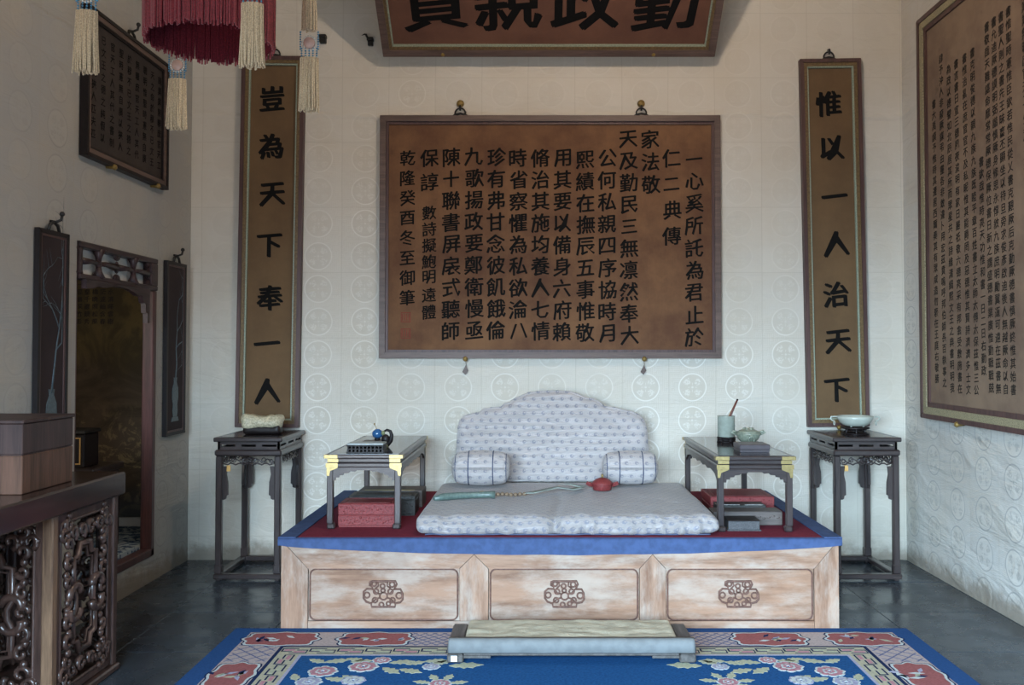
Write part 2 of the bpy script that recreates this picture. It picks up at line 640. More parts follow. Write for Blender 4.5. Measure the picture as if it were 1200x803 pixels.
M['bead_blue'] = plain('blue_glass_bead', '#4f86a3', 0.25, 0.5, 0.3, 200)
M['bead_white'] = plain('pearl_bead', '#c8c8bf', 0.25, 0.5)
M['bead_pink'] = plain('pink_stone_plaque', '#b99a8c', 0.4, 0.5)


def silk_panel(name, a, b, stain=0.4, warm=None):
    t = NT(name, 0.75, 0.25)
    P = t.objco()
    n = t.noise(P, 2.3, 6, 0.65)
    c = t.mix(t.sstep(n, 0.3, 0.72), srgb(a), srgb(b))
    w = t.noise(t.vmul(P, (140, 140, 6)), 1.0, 2)
    c = t.mix(t.math('MULTIPLY', w, 0.25), c, srgb(a))
    s = t.sstep(t.noise(P, 6, 7, 0.7), 0.58, 0.75, 0, stain)
    c = t.mix(s, c, tuple(x * 0.55 for x in srgb(a)[:3]) + (1,))
    t.color(c)
    t.normal(t.bump(t.noise(P, 5, 4), 0.15, 0.01))
    return t.m


M['silk_brown'] = silk_panel('aged_russet_silk', '#593b29', '#7f5c3e')
M['silk_couplet'] = silk_panel('brown_couplet_silk', '#5f4a33', '#725a3e', 0.1)
M['silk_board'] = silk_panel('russet_board_silk', '#5f4033', '#74503e', 0.1)
M['silk_right'] = silk_panel('grey_brown_silk', '#6d5a4c', '#87735f', 0.45)
M['silk_dark'] = silk_panel('dark_brown_silk', '#352f2c', '#443b35', 0.3)
M['lacq_dark'] = silk_panel('dark_screen_lacquer', '#2a2223', '#3a2e2e', 0.3)
M['frame_brown'] = wood('frame_brown_wood', '#4a3a33', '#6b564c', 0, 0.5)
M['frame_red'] = wood('frame_maroon_wood', '#3e2a28', '#5a403b', 2, 0.5)
M['frame_gold'] = plain('dull_gold_moulding', '#6a5638', 0.5, 0.4, 0.25, 70)
M['frame_black'] = plain('black_lacquer_frame', '#1d1717', 0.45, 0.25)
M['seed'] = plain('pale_green_beading', '#8f9a88', 0.5, 0.4, 0.4, 220)
M['brocade_edge'] = plain('figured_gold_border', '#8d8468', 0.6, 0.3, 0.4, 180)
M['seal'] = plain('faded_vermilion_seal', '#7a3a2c', 0.7, 0.2)
M['inlay_blue'] = plain('blue_grey_inlay', '#46545a', 0.4, 0.5, 0.25, 80)

# ------------------------------------------------------------------ room shell
XL, XR, YB, YF, ZC = -2.45, 2.56, 6.28, -0.30, 4.45
DY0, DY1, DZ0, DZ1 = 4.735, 5.71, 0.16, 2.04       # opening in the left wall
WT = 0.06

m = MB()
m.box(XL - WT, XR + WT, YB, YB + 0.12, -0.05, ZC)
struct(m.build('wall_back', M['paper_back']))
m = MB()
m.box(XL - WT, XL, YF, DY0, -0.05, ZC)
m.box(XL - WT, XL, DY1, YB, -0.05, ZC)
m.box(XL - WT, XL, DY0, DY1, -0.05, DZ0)
m.box(XL - WT, XL, DY0, DY1, DZ1, ZC)
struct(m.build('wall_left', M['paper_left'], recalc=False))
m = MB()
m.box(XR, XR + WT, YF, YB, -0.05, ZC)
struct(m.build('wall_right', M['paper_right']))
m = MB()
m.box(XL - WT, XR + WT, YF - WT, YB + 0.12, ZC, ZC + 0.1)
struct(m.build('ceiling', M['ceiling']))
m = MB()
WX0, WX1, WZ0, WZ1 = -2.4, 1.7, 0.4, 2.3
m.box(XL - WT, WX0, YF - WT, YF, -0.05, ZC)
m.box(WX1, XR + WT, YF - WT, YF, -0.05, ZC)
m.box(WX0, WX1, YF - WT, YF, -0.05, WZ0)
m.box(WX0, WX1, YF - WT, YF, WZ1, ZC)
struct(m.build('wall_front', M['front'], recalc=False))
win = MB()
for x in (WX0, WX0 + 1.1, WX1 - 1.15, WX1 - 0.05):
    win.box(x, x + 0.05, YF - 0.09, YF - 0.03, WZ0, WZ1)
win.box(WX0, WX1, YF - 0.09, YF - 0.03, WZ0, WZ0 + 0.05)
win.box(WX0, WX1, YF - 0.09, YF - 0.03, WZ1 - 0.05, WZ1)
struct(win.build('window_1', M['front'], recalc=False))

# floor: a bed of joints with single polished tiles laid on it
fl = MB()
fl.box(XL - 0.02, XR + 0.02, YF, YB, -0.08, -0.004)
floor = struct(fl.build('floor', M['grout']))
TS = 0.655
full = None
x = -2.04 - TS
while x < XR:
    y = 5.02 + 2 * TS - TS * 9
    while y < YB:
        a0, a1 = max(x, XL + 0.001), min(x + TS, XR - 0.001)
        b0, b1 = max(y, YF), min(y + TS, YB - 0.001)
        if a1 - a0 > 0.02 and b1 - b0 > 0.02:
            g = 0.0015
            whole = abs((a1 - a0) - TS) < 1e-6 and abs((b1 - b0) - TS) < 1e-6
            dz = random.uniform(-0.0012, 0.0)
            if whole and full:
                o = bpy.data.objects.new('tile', full)
                COL.objects.link(o)
                o.parent = floor
            else:
                mb = MB()
                mb.box(g, a1 - a0 - g, g, b1 - b0 - g, -0.02, 0.0, 0.002)
                o = mb.build('tile', M['tile'], floor)
                if whole:
                    full = o.data
            o.location = (a0, b0, dz)
        y += TS
    x += TS

# side alcove seen through the doorway
AX0, AY0, AZ = -4.3, 3.6, 0.235
m = MB()
m.box(AX0, XL - WT, YB, YB + 0.1, AZ - 0.3, 2.9)
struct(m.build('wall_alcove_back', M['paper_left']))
m = MB()
m.box(AX0 - 0.1, AX0, AY0, YB, AZ - 0.3, 2.9)
struct(m.build('wall_alcove_left', M['paper_left']))
m = MB()
m.box(AX0 - 0.1, XL - WT, AY0, YB + 0.1, 2.9, 3.0)
struct(m.build('ceiling_alcove', M['ceiling']))
m = MB()
m.box(AX0 - 0.1, XL - WT, AY0, YB, AZ - 0.3, AZ)


def alcove_carpet():
    t = NT('blue_white_carpet', 0.9, 0.1)
    P = t.pos()
    n = t.noise(t.vmul(P, (1, 1, 1)), 9, 3, 0.5, 2.5)
    c = t.mix(t.sstep(n, 0.46, 0.54), srgb('#3f536b'), srgb('#9fabb0'))
    t.color(c)
    return t.m


struct(m.build('floor_alcove', alcove_carpet()))
m = MB()
m.box(AX0 - 0.1, XL - WT, AY0 - 0.1, AY0, AZ - 0.3, 3.0)
struct(m.build('wall_alcove_front', M['ceiling']))
area('alcove_fill_light', (-3.3, 3.7, 1.5), (-3.1, 6.2, 0.6), 1.0, 1.2, 9, (1.0, 0.93, 0.82))  # added fill light to brighten the alcove; its front wall has no window


def landscape():
    t = NT('ochre_landscape_painting', 0.8, 0.2)
    P = t.objco()
    s = t.sep(P)
    n = t.noise(P, 2.5, 8, 0.65, 1.5)
    ridge = t.math('ADD', s[2], t.math('MULTIPLY', t.math('SUBTRACT', t.noise(t.comb(s[0], 0, 0), 2.2, 5), 0.5), 0.9))
    c = t.mix(t.sstep(ridge, 0.95, 1.15), srgb('#544536'), srgb('#5f4f30'))
    c = t.mix(t.sstep(n, 0.42, 0.6, 0, 0.75), c, srgb('#3a3122'))
    tree = t.sstep(t.noise(P, 7, 8, 0.7, 2), 0.50, 0.6, 0, 0.6)
    tree = t.math('MULTIPLY', tree, t.sstep(s[2], 0.85, 0.5))
    c = t.mix(tree, c, srgb('#8f7a55'))
    c = t.mix(t.sstep(s[2], 0.0, 0.25, 0.7, 0), c, srgb('#5d6468'))
    t.color(c)
    return t.m


lp = MB()
lp.box(-0.9, 0.725, -0.012, 0, 0, 2.25)
lpr = thing('landscape_painting', 'tall ochre landscape painting filling the wall beyond the doorway', 'painting', (-3.3, YB - 0.002, AZ + 0.065))
lp.build('painted_silk', landscape(), lpr)
PAINTING = lpr
bb = MB()
bb.box(AX0 + 0.01, XL - WT - 0.002, YB - 0.03, YB, AZ, AZ + 0.06, 0.004)
struct(bb.build('baseboard_alcove', M['white']))

# ------------------------------------------------------------------ lettering
GL = {}


def glyph(ch, bold):
    k = (ch, bold)
    if k in GL:
        return GL[k]
    cu = bpy.data.curves.new('glyph', 'FONT')
    cu.body = ch
    cu.size = 1
    cu.resolution_u = 1
    ob = bpy.data.objects.new('glyph', cu)
    COL.objects.link(ob)
    dg = bpy.context.evaluated_depsgraph_get()
    me = ob.evaluated_get(dg).to_mesh()
    vs = [v.co.copy() for v in me.vertices]
    fs = [list(p.vertices) for p in me.polygons]
    ob.evaluated_get(dg).to_mesh_clear()
    bpy.data.objects.remove(ob)
    bpy.data.curves.remove(cu)
    if vs:
        x0, x1 = min(v.x for v in vs), max(v.x for v in vs)
        y0, y1 = min(v.y for v in vs), max(v.y for v in vs)
        cx, cy = (x0 + x1) / 2, (y0 + y1) / 2
        out = []
        for v in vs:
            a, b = v.x - cx, v.y - cy
            # brush hand: strokes rise to the right and swell and thin a little
            nn = noise.noise_vector(Vector((v.x * 5 + ord(ch) % 97, v.y * 5, 0.3)))
            a2 = a + 0.012 * nn.x + 0.02 * b * b
            b2 = b + 0.10 * a + 0.012 * nn.y - 0.05 * a * a
            out.append((a2, b2))
        vs = out
    GL[k] = (vs, fs)
    return GL[k]


NIB = [(-1.0, 0.55), (1.0, -0.55), (-0.45, -0.35), (0.45, 0.35), (0, 0)]


def put_glyph(mb, ch, cx, cz, size, bold=0.012, y=0.0, sx=1.0, sz=1.0, nib=NIB):
    """flat character; a slanted nib widens the strokes (thin across, thick down)"""
    vs, fs = glyph(ch, 0)
    for k, (p, r) in enumerate(nib):
        mb.add([(cx + (a + p * bold) * size * sx, y - k * 0.00006, cz + (b + r * bold) * size * sz) for a, b in vs], fs)


for c_ in range(6):
    q = MB()
    for r_ in range(6):
        put_glyph(q, '山水清暉雲樹蒼茫遠岫含春溪橋晚照松風萬壑千巖競秀一徑幽深竹影書堂'[(c_ * 6 + r_) % 30], 0.30 - c_ * 0.055 + 0.0, 1.62 - r_ * 0.052, 0.042, 0.02, -0.0128, nib=NIB[:2])
    q.build('text_column', M['ink_soft'], PAINTING, stuff=True, recalc=False)

# ------------------------------------------------------------------ wall boards


def mitred(mb, w, h, t, y0, y1, inset=0.0):
    """four mitred rails in the xz plane around (0..w, 0..h)"""
    a = inset
    x0, x1, z0, z1 = a, w - a, a, h - a
    q = [[(x0, z0), (x1, z0), (x1 - t, z0 + t), (x0 + t, z0 + t)],
         [(x1, z0), (x1, z1), (x1 - t, z1 - t), (x1 - t, z0 + t)],
         [(x1, z1), (x0, z1), (x0 + t, z1 - t), (x1 - t, z1 - t)],
         [(x0, z1), (x0, z0), (x0 + t, z0 + t), (x0 + t, z1 - t)]]
    return q


def board(name, label, cat, loc, rot, w, h, panel_mat, rails, depth=0.045, group=None):
    """rails: list of (name, inset, width, y_front, material); local origin lower left, face toward -y"""
    r = thing(name, label, cat, loc, rot, group)
    tot = max(i + t for (_, i, t, _, _) in rails)
    mb = MB()
    mb.box(tot - 0.004, w - tot + 0.004, -0.018, -0.004, tot - 0.004, h - tot + 0.004)
    mb.build('panel', panel_mat, r)
    for (nm, ins, t, yf, mt) in rails:
        for poly in mitred(None, w, h, t, yf, 0, ins):
            q = MB()
            # raised with a chamfer: outer prism plus a smaller crown
            q.prism(poly, yf + 0.003, -0.001)
            c = Vector((sum(p[0] for p in poly) / 4, sum(p[1] for p in poly) / 4))
            q.prism([(p[0] + (c.x - p[0]) * (0.0 if t < 0.01 else 0.004), p[1] + (c.y - p[1]) * (0.0 if t < 0.01 else 0.004)) for p in poly], yf, yf + 0.003)
            q.build(nm, mt, r)
    return r


def ring_hook(r, x, h, s=1.0, stud=True):
    """iron loop on the top rail hanging from a brass stud in the wall"""
    q = MB()
    R = 0.036 * s
    pts = [(x + R * math.cos(a), -0.012, h + 0.022 * s + R * 1.0 * math.sin(a)) for a in [2 * PI * k / 18 for k in range(18)]]
    q.tube(pts, 0.006 * s, 6, closed=True)
    q.tube([(x - 0.05 * s, -0.012, h + 0.002), (x - 0.03 * s, -0.012, h + 0.014 * s), (x, -0.012, h + 0.02 * s), (x + 0.03 * s, -0.012, h + 0.014 * s), (x + 0.05 * s, -0.012, h + 0.002)], 0.008 * s, 6)
    q.tube([(x, 0.0, h + 0.075 * s), (x, -0.03, h + 0.07 * s), (x, -0.034, h + 0.055 * s), (x, -0.02, h + 0.04 * s)], 0.007 * s, 6)
    q.build('hanging_ring', M['iron'], r)
    if stud:
        q = MB()
        q.lathe([(0.001, 0.03), (0.014, 0.028), (0.024, 0.018), (0.027, 0.004), (0.02, 0)], 14,
                Matrix.Translation((x, 0, h + 0.092 * s)) @ Matrix.Rotation(PI / 2, 4, 'X'))
        q.build('brass_stud', M['gilt'], r)


def bottom_stud(r, x, z=0.0, tagged=False):
    q = MB()
    q.lathe([(0.001, 0.06), (0.012, 0.058), (0.018, 0.048), (0.012, 0.036), (0.008, 0)], 12,
            Matrix.Translation((x, 0, z - 0.004)) @ Matrix.Rotation(PI / 2, 4, 'X'))
    q.build('support_stud', M['gilt'], r)
    if tagged:
        q = MB()
        q.tube([(x, -0.02, z - 0.015), (x + 0.004, -0.015, z - 0.05)], 0.0015, 5)
        q.prism([(x + 0.002, z - 0.045), (x - 0.024, z - 0.095), (x - 0.002, z - 0.115), (x + 0.018, z - 0.085)], -0.016, -0.013)
        q.build('paper_tag', M['frame_brown'], r)


# --- the large inscription over the bed
PX0, PX1, PZ0, PZ1 = -1.116, 1.268, 1.402, 3.104
pw, ph = PX1 - PX0, PZ1 - PZ0
big = board('inscription_panel', 'wide framed russet silk panel of black calligraphy over the bed', 'panel',
            (PX0, YB - 0.004, PZ0), (0, 0, 0), pw, ph, M['silk_brown'],
            [('frame_rail', 0, 0.042, -0.045, M['frame_brown']), ('inner_moulding', 0.042, 0.018, -0.030, M['frame_red'])])


def bx(px):
    return (px - 632) * YB / 1050 * 1.0 - PX0


def bz(py):
    # height on the back wall of a photograph row
    v = (412 - FPX * math.tan(PITCH) - py) / FPX
    return 1.45 + YB * (math.sin(PITCH) + v * math.cos(PITCH)) / (math.cos(PITCH) - v * math.sin(PITCH)) - PZ0


PXM = YB / 1050
cols = [
    ('一心奚所託為君止於', 813.4, 187, 395, 23),
    ('仁二典傳', 787.5, 186, 277, 23),
    ('家法敬', 762.4, 164, 217, 23),
    ('天及勤民三無凛然奉大', 736.9, 164, 393, 23),
    ('公何私親四序協時月', 711.7, 186, 391, 23),
    ('熙績在撫辰五事惟敬', 685.8, 188, 390, 23),
    ('用其要以備身六府賴', 658.7, 186, 389, 23),
    ('脩治其施均養人七情', 633.6, 186, 388, 23),
    ('時省察懼為私欲淪八', 607.4, 186, 388, 23),
    ('珍有弗甘念彼飢餓倫', 581.4, 185, 387, 23),
    ('九歌揚政要鄭衛慢亟', 555.5, 184, 387, 23),
    ('陳十聯書屏扆式聽師', 528.8, 185, 388, 23),
]
for s, px, y0, y1, sz in cols:
    for i, ch in enumerate(s):
        py = y0 + (y1 - y0) * i / (len(s) - 1)
        size = sz * PXM * (1.0 if ch not in '一二三八十' else 0.9)
        q = MB()
        put_glyph(q, ch, 0, 0, size, 0.022, 0, sx=0.98)
        q.build('character', M['ink'], big, (bx(px) + random.uniform(-0.004, 0.004), -0.0195, bz(py)), recalc=False)
q = MB()
for i, (ch, py) in enumerate(zip('保諄數詩擬鮑明遠體', [186, 214, 250, 269, 288, 307, 325, 346, 366])):
    q = MB()
    put_glyph(q, ch, 0, 0, (22 if i < 2 else 17.5) * PXM, 0.02, 0)
    q.build('character', M['ink'], big, (bx(503), -0.0195, bz(py)), recalc=False)
for i, ch in enumerate('乾隆癸酉冬至御筆'):
    q = MB()
    put_glyph(q, ch, 0, 0, 19 * PXM, 0.02, 0)
    q.build('character', M['ink'], big, (bx(477.5), -0.0195, bz(186 + 23.3 * i)), recalc=False)
for py in (372, 391):
    q = MB()
    for poly in mitred(None, 0.07, 0.07, 0.006, 0, 0):
        q.prism([(p[0] + bx(476) - 0.035, p[1] + bz(py) - 0.035) for p in poly], -0.0196, -0.0185)
    for k in range(4):
        q.box(bx(476) - 0.026 + k * 0.015, bx(476) - 0.020 + k * 0.015, -0.0196, -0.0185, bz(py) - 0.024, bz(py) + 0.024)
    q.build('seal', M['seal'], big)
for px in (539, 752):
    ring_hook(big, bx(px), ph, 1.0)
for px in (546, 754):
    bottom_stud(big, bx(px), 0.0, True)

# --- couplets
def couplet(name, label, text, x0, x1, z0, z1, lean, pys, cxpx, fallback_hook):
    w, h = x1 - x0, z1 - z0
    r = board(name, label, 'hanging panel', (x0, YB - 0.004, z0), (0, lean, 0), w, h, M['silk_couplet'],
              [('frame_rail', 0, 0.026, -0.05, M['frame_red']), ('inner_moulding', 0.026, 0.024, -0.042, M['frame_gold']),
               ('beading', 0.050, 0.010, -0.036, M['seed'])], group=None)
    for ch, py, cpx in zip(text, pys, cxpx):
        q = MB()
        zc = bz(py) + PZ0 - z0
        xc = (cpx - 632) * PXM - x0 - lean * (zc)
        s = 31 * PXM
        put_glyph(q, ch, 0, 0, s, 0.04, 0)
        q.build('character', M['ink'], r, (xc, -0.0195, zc))
    ring_hook(r, w / 2, h, 1.0, stud=False)
    bottom_stud(r, w / 2, 0.0)
    return r


couplet('couplet_panel', 'tall narrow calligraphy panel left of the bed, behind the cream carved stone',
        '豈為天下奉一人', -2.113, -1.672, 0.925, 3.525, 0.0105,
        [116, 172, 228, 288, 349, 402, 458], [318, 317, 319, 316, 317, 314, 315], True)
couplet('couplet_panel', 'tall narrow calligraphy panel right of the bed, above the celadon bowl',
        '惟以一人治天下', 1.866, 2.293, 0.925, 3.50, -0.0150,
        [123, 175, 231, 287, 346, 401, 458], [972, 976, 978, 980, 979, 981, 979], True)

# --- the tilted board at the top
TILT = math.radians(50)
tw, th = 2.30, 0.84
top = board('name_board', 'russet board with four large black characters leaning out above the big panel', 'board',
            (-1.083, YB - 0.08, 3.535), (TILT, 0, 0), tw, th, M['silk_board'],
            [('frame_rail', 0, 0.05, -0.055, M['frame_brown']), ('inner_moulding', 0.05, 0.02, -0.045, M['frame_gold']),
             ('beading', 0.07, 0.008, -0.038, M['seed'])])
for ch, px in zip('賢親政勤', (511, 596, 685, 779)):
    q = MB()
    put_glyph(q, ch, 0, 0, 0.47, 0.024, 0)
    q.build('character', M['ink'], top, ((px - 632) * 6.02 / 1050 + 1.083, -0.0195, 0.405))
for px in (519, 766):
    bottom_stud(top, (px - 632) * 6.2 / 1050 + 1.083, 0.02)

# two spare nails in the wall left of the board
for i, (px, py, lab) in enumerate(((377, 46, 'short square iron nail high in the back wall, left of the bird-shaped one'),
                                   (433, 48, 'small bird-shaped iron hook in the back wall left of the name board'))):
    xx, zz = (px - 632) * PXM * 1.0, bz(py) + PZ0
    q = MB()
    if i == 0:
        q.box(xx - 0.026, xx + 0.026, YB - 0.05, YB - 0.001, zz, zz + 0.02, 0.003)
        q.box(xx - 0.022, xx + 0.022, YB - 0.04, YB - 0.001, zz - 0.035, zz, 0.003)
    else:
        q.box(xx - 0.022, xx + 0.022, YB - 0.05, YB - 0.001, zz - 0.01, zz + 0.012, 0.003)
        q.box(xx - 0.018, xx + 0.018, YB - 0.03, YB - 0.001, zz - 0.04, zz - 0.01, 0.003)
        q.tube([(xx - 0.018, YB - 0.045, zz + 0.01), (xx - 0.026, YB - 0.05, zz + 0.028), (xx - 0.035, YB - 0.05, zz + 0.03), (xx - 0.056, YB - 0.055, zz + 0.02)], [0.008, 0.008, 0.006, 0.001], 6)
    tag(q.build('wall_nail', M['iron']), lab, 'nail')

# --- right wall: framed text
RY0, RY1, RZ0, RZ1 = 3.3, 5.92, 1.015, 3.65
rw, rh = RY1 - RY0, RZ1 - RZ0
rb = board('inscription_panel', 'large framed grey-brown panel of small writing on the right wall', 'panel',
           (XR - 0.004, RY1, RZ0), (0, 0, -PI / 2), rw, rh, M['silk_right'],
           [('frame_rail', 0, 0.03, -0.045, M['frame_red']), ('brocade_border', 0.03, 0.045, -0.038, M['brocade_edge']),
            ('inner_moulding', 0.075, 0.03, -0.030, M['frame_red'])])


def ry(px):                       # distance along the panel for a photograph column
    Y = (XR - 0.004) * 1050 / (px - 632)
    return RY1 - Y


rtext = [
    (1103, 0.62, '書大禹謨予惟時其遷居西爾奏其有眾咸造勿褻在王庭右敬勝怠'),
    (1112, 0.10, '肆予沖人非廢厥謀弔由靈各非敢違卜用宏茲賁嗚呼邦伯師長百執事之人詩綏萬邦婁豐年書一心右親賢政'),
    (1121, 0.30, '為政以德譬如北辰居其所而眾星共之詩維清緝熙文王之典書明明我祖萬邦之君有典有則貽厥子孫書人亦有言'),
    (1130, 0.30, '書言書日宣三德夙夜浚明有家日嚴祗敬六德亮采有邦翕受敷施書在知人在安民書臣哉鄰哉書予欲左右有民汝翼'),
    (1140, 0.30, '書惟治亂在庶官官不及私昵惟其能爵罔及惡德惟其賢詩濟濟多士文王以寧書任官惟賢材左右惟其人書俊乂在官'),
    (1149.5, 0.30, '書克明俊德以親九族九族既睦平章百姓書立太師太傅太保茲惟三公書三事大夫書百辟卿士書宣力四方書'),
    (1158.5, 1.62, '書欽哉惟時亮天功惟和書一日二日右勤政'),
    (1167, 0.12, '書敬哉天難諶命靡常常厥德保厥位書日新之謂盛德書業廣惟勤戰戰兢兢如臨深淵如履薄冰書慎乃儉德惟懷永圖書罔不匪懈書勤則不匱時乃日新書承天之'),
    (1175.5, 0.12, '書允迪厥德謨明弼諧慎厥身修思永惇敘九族庶明勵翼邇可遠在茲書無教逸欲有邦書君子所其無逸詩朱芾斯皇書百工熙哉書庶績其凝不遑休詩綱紀四方詩'),
    (1184, 0.12, '書聖人則之書先王昧爽丕顯坐以待旦旁求俊彥啟迪後人無越厥命以自覆公卿大夫克勤于邦書無疆惟休王利一德書無教不善夙夜匪懈詩敷政優優'),
    (1193, 0.12, '書惟聖時憲惟臣欽若惟民從乂書克艱厥后克勤厥德書慎厥終惟其始書一日二日萬幾書周遊于逸書庶績咸熙書曰予一人'),
]
# columns stand evenly along the panel; positions come from the photograph
for px, top_off, s in rtext:
    q = MB()
    yy = ry(px - 2 + (8 if px > 1300 else 0))
    zt = rh - 0.30 - top_off * 0.5
    n = len(s)
    pitch = 0.0705
    for i, ch in enumerate(s):
        z = zt - i * pitch
        if z < 0.20:
            break
        put_glyph(q, ch, yy, z, 0.062, 0.02, -0.0195, sx=0.95, nib=NIB[:2])
    q.build('text_column', M['ink_soft'], rb, stuff=True, recalc=False)
q = MB()
yy = 0.17 + 0.0
more = ['兢業業無曠庶官天工人其代之書制治于未亂保邦于未危有邦書夙興夜寐其爾典常書佑我後人俾爾熾而昌詩右法',
        '維天之命於穆不已文王之德之純假以溢我我其收之駿惠我文王曾孫篤之成王不敢康夙夜基命宥密於緝熙單厥心肆其靖之',
        '惟天聰明惟聖時憲無自廣以狹人匹夫匹婦不獲自盡民主罔與成厥功書天視自我民視天聽自我民聽百姓有過在予一人']
for k in range(7):
    q = MB()
    yy = ry(1193) + 0.145 + k * 0.14
    s = more[k % 3]
    for i in range(34):
        z = rh - 0.32 - i * 0.0705
        if z < 0.16:
            break
        put_glyph(q, s[i % len(s)], yy, z, 0.066, 0.02, -0.0195, sx=0.95, nib=NIB[:2])
    q.build('text_column', M['ink_soft'], rb, stuff=True, recalc=False)
for yy in (0.52, 1.9):
    bottom_stud(rb, yy)

# --- left wall: upper dark board and two inlaid strips
ub = board('inscription_panel', 'dark framed writing panel high on the left wall above the doorway', 'panel',
           (XL + 0.004, 4.735, 2.495), (0, 0, PI / 2), 1.045, 0.815, M['silk_dark'],
           [('frame_rail', 0, 0.02, -0.045, M['frame_black']), ('brocade_border', 0.02, 0.028, -0.038, M['frame_brown']),
            ('inner_moulding', 0.048, 0.012, -0.03, M['frame_black'])])
for k in range(9):
    q = MB()
    s = (more[k % 3])[k:]
    for i in range(9):
        put_glyph(q, s[i], 0.95 - k * 0.105, 0.815 - 0.13 - i * 0.068, 0.055, 0.02, -0.0195, nib=NIB[:2])
    q.build('text_column', M['ink'], ub, stuff=True, recalc=False)
bottom_stud(ub, 0.3)
bottom_stud(ub, 0.88)


def s_hook(r, x, h):
    q = MB()
    q.tube([(x - 0.05, -0.02, h), (x - 0.035, -0.02, h + 0.03), (x, -0.02, h + 0.045), (x + 0.035, -0.02, h + 0.03), (x + 0.05, -0.02, h)], 0.009, 6)
    q.tube([(x, 0.0, h + 0.05), (x, -0.03, h + 0.045), (x, -0.055, h + 0.055), (x, -0.06, h + 0.078)], 0.007, 6)
    q.ball((x, -0.06, h + 0.085), 0.013)
    q.build('hook', M['iron'], r)


s_hook(ub, 0.55, 0.815)


def branch(mb, x, z, ang, ln, r, depth, w, seed):
    rnd = random.Random(seed)
    pts = [(x, -0.0195, z)]
    for i in range(5):
        ang += rnd.uniform(-0.35, 0.35)
        x = min(max(x + math.cos(ang) * ln / 5, 0.05), w - 0.05)
        z += math.sin(ang) * ln / 5
        pts.append((x, -0.0195, z))
    mb.tube(pts, [r * (1 - 0.14 * i) for i in range(6)], 5, flat=0.3)
    if depth > 0:
        for i in (2, 3, 5):
            branch(mb, pts[i][0], pts[i][2], ang + rnd.choice((-1, 1)) * rnd.uniform(0.5, 1.1), ln * 0.55, r * 0.6, depth - 1, w, seed * 3 + i)


for (y0, y1, z0, z1, lab, sd) in ((4.325, 4.605, 0.882, 2.052, 'dark lacquer hanging strip with inlaid branch on the near side of the doorway', 3),
                                  (5.822, 6.14, 0.896, 2.045, 'dark lacquer hanging strip with inlaid vase between doorway and corner', 8)):
    w, h = y1 - y0, z1 - z0
    r = board('hanging_strip', lab, 'hanging panel', (XL + 0.004, y0, z0), (0, 0, PI / 2), w, h, M['lacq_dark'],
              [('frame_rail', 0, 0.022, -0.026, M['frame_black']), ('inner_moulding', 0.022, 0.012, -0.022, M['frame_red'])])
    s_hook(r, w / 2, h)
    q = MB()
    branch(q, w / 2, 0.36, PI / 2, 0.55, 0.009, 3, w, sd)
    q.build('inlaid_branch', M['inlay_blue'], r)
    q = MB()
    vase = [(0.03, 0.12), (0.04, 0.16), (0.034, 0.2), (0.05, 0.25), (0.045, 0.31), (0.02, 0.35), (0.028, 0.38)]
    q.prism([(w / 2 + a, b) for a, b in vase] + [(w / 2 - a, b) for a, b in reversed(vase)], -0.0205, -0.018)
    q.prism([(w / 2 - 0.06, 0.09), (w / 2 + 0.06, 0.09), (w / 2 + 0.045, 0.118), (w / 2 - 0.045, 0.118)], -0.0205, -0.018)
    q.build('inlaid_vase', M['inlay_blue'], r)

# ------------------------------------------------------------------ doorway joinery
dr = MB()
X0, X1 = XL - WT, XL + 0.012
dr.box(X0, X1, DY1 - 0.05, DY1 - 0.002, DZ0 + 0.001, DZ1 - 0.205, 0.006)
door = struct(dr.build('door_1', M['door_wood']))
q = MB()
q.box(X0, X1 - 0.02, DY0 + 0.001, DY0 + 0.03, DZ0 + 0.05, DZ1 - 0.2, 0.004)
q.build('near_jamb', M['door_wood'], door)
q = MB()
q.box(X0, X1, DY0 + 0.001, DY1 - 0.002, DZ0 + 0.001, DZ0 + 0.05, 0.005)
q.build('sill', M['door_wood'], door)
lz0, lz1 = DZ1 - 0.205, DZ1 - 0.002
ly0, ly1 = DY0 + 0.002, DY1 - 0.002
q = MB()
q.box(X0 + 0.01, X1 + 0.006, ly0, ly1, lz1 - 0.032, lz1, 0.005)
q.box(X0 + 0.01, X1 + 0.006, ly0, ly1, lz0, lz0 + 0.03, 0.005)
q.box(X0 + 0.02, X1 + 0.006, ly0, ly0 + 0.03, lz0 + 0.03, lz1 - 0.032, 0.005)
q.box(X0 + 0.01, X1 + 0.006, ly1 - 0.09, ly1, lz0 + 0.03, lz1 - 0.032, 0.005)
q.build('transom_frame', M['door_dark'], door)
# openwork in the transom: two pale petalled quatrefoils on a dark backing
q = MB()
q.box(X0 + 0.012, X0 + 0.02, ly0 + 0.03, ly1 - 0.09, lz0 + 0.03, lz1 - 0.032)
q.build('transom_back', M['white'], door)
q = MB()
a0, a1 = ly0 + 0.03, ly1 - 0.09
cz = (lz0 + lz1) / 2
for j in range(3):
    cy = a0 + (a1 - a0) * j / 2
    for s in (-1, 1):
        for k in range(7):
            pass
for c0 in (a0 + (a1 - a0) * 0.25, a0 + (a1 - a0) * 0.75):
    q.ball((XL - 0.005, c0, cz), 0.028, 10, (0.5, 1.2, 1.0))
    for sy in (-1, 1):
        q.tube([(XL - 0.005, c0, cz), (XL - 0.005, c0 + sy * 0.08, cz + 0.006), (XL - 0.005, c0 + sy * 0.2, cz)], [0.012, 0.014, 0.022], 8)
    for sz in (-1, 1):
        q.tube([(XL - 0.005, c0, cz), (XL - 0.005, c0, cz + sz * 0.04), (XL - 0.005, c0, cz + sz * 0.08)], [0.012, 0.02, 0.04], 8)
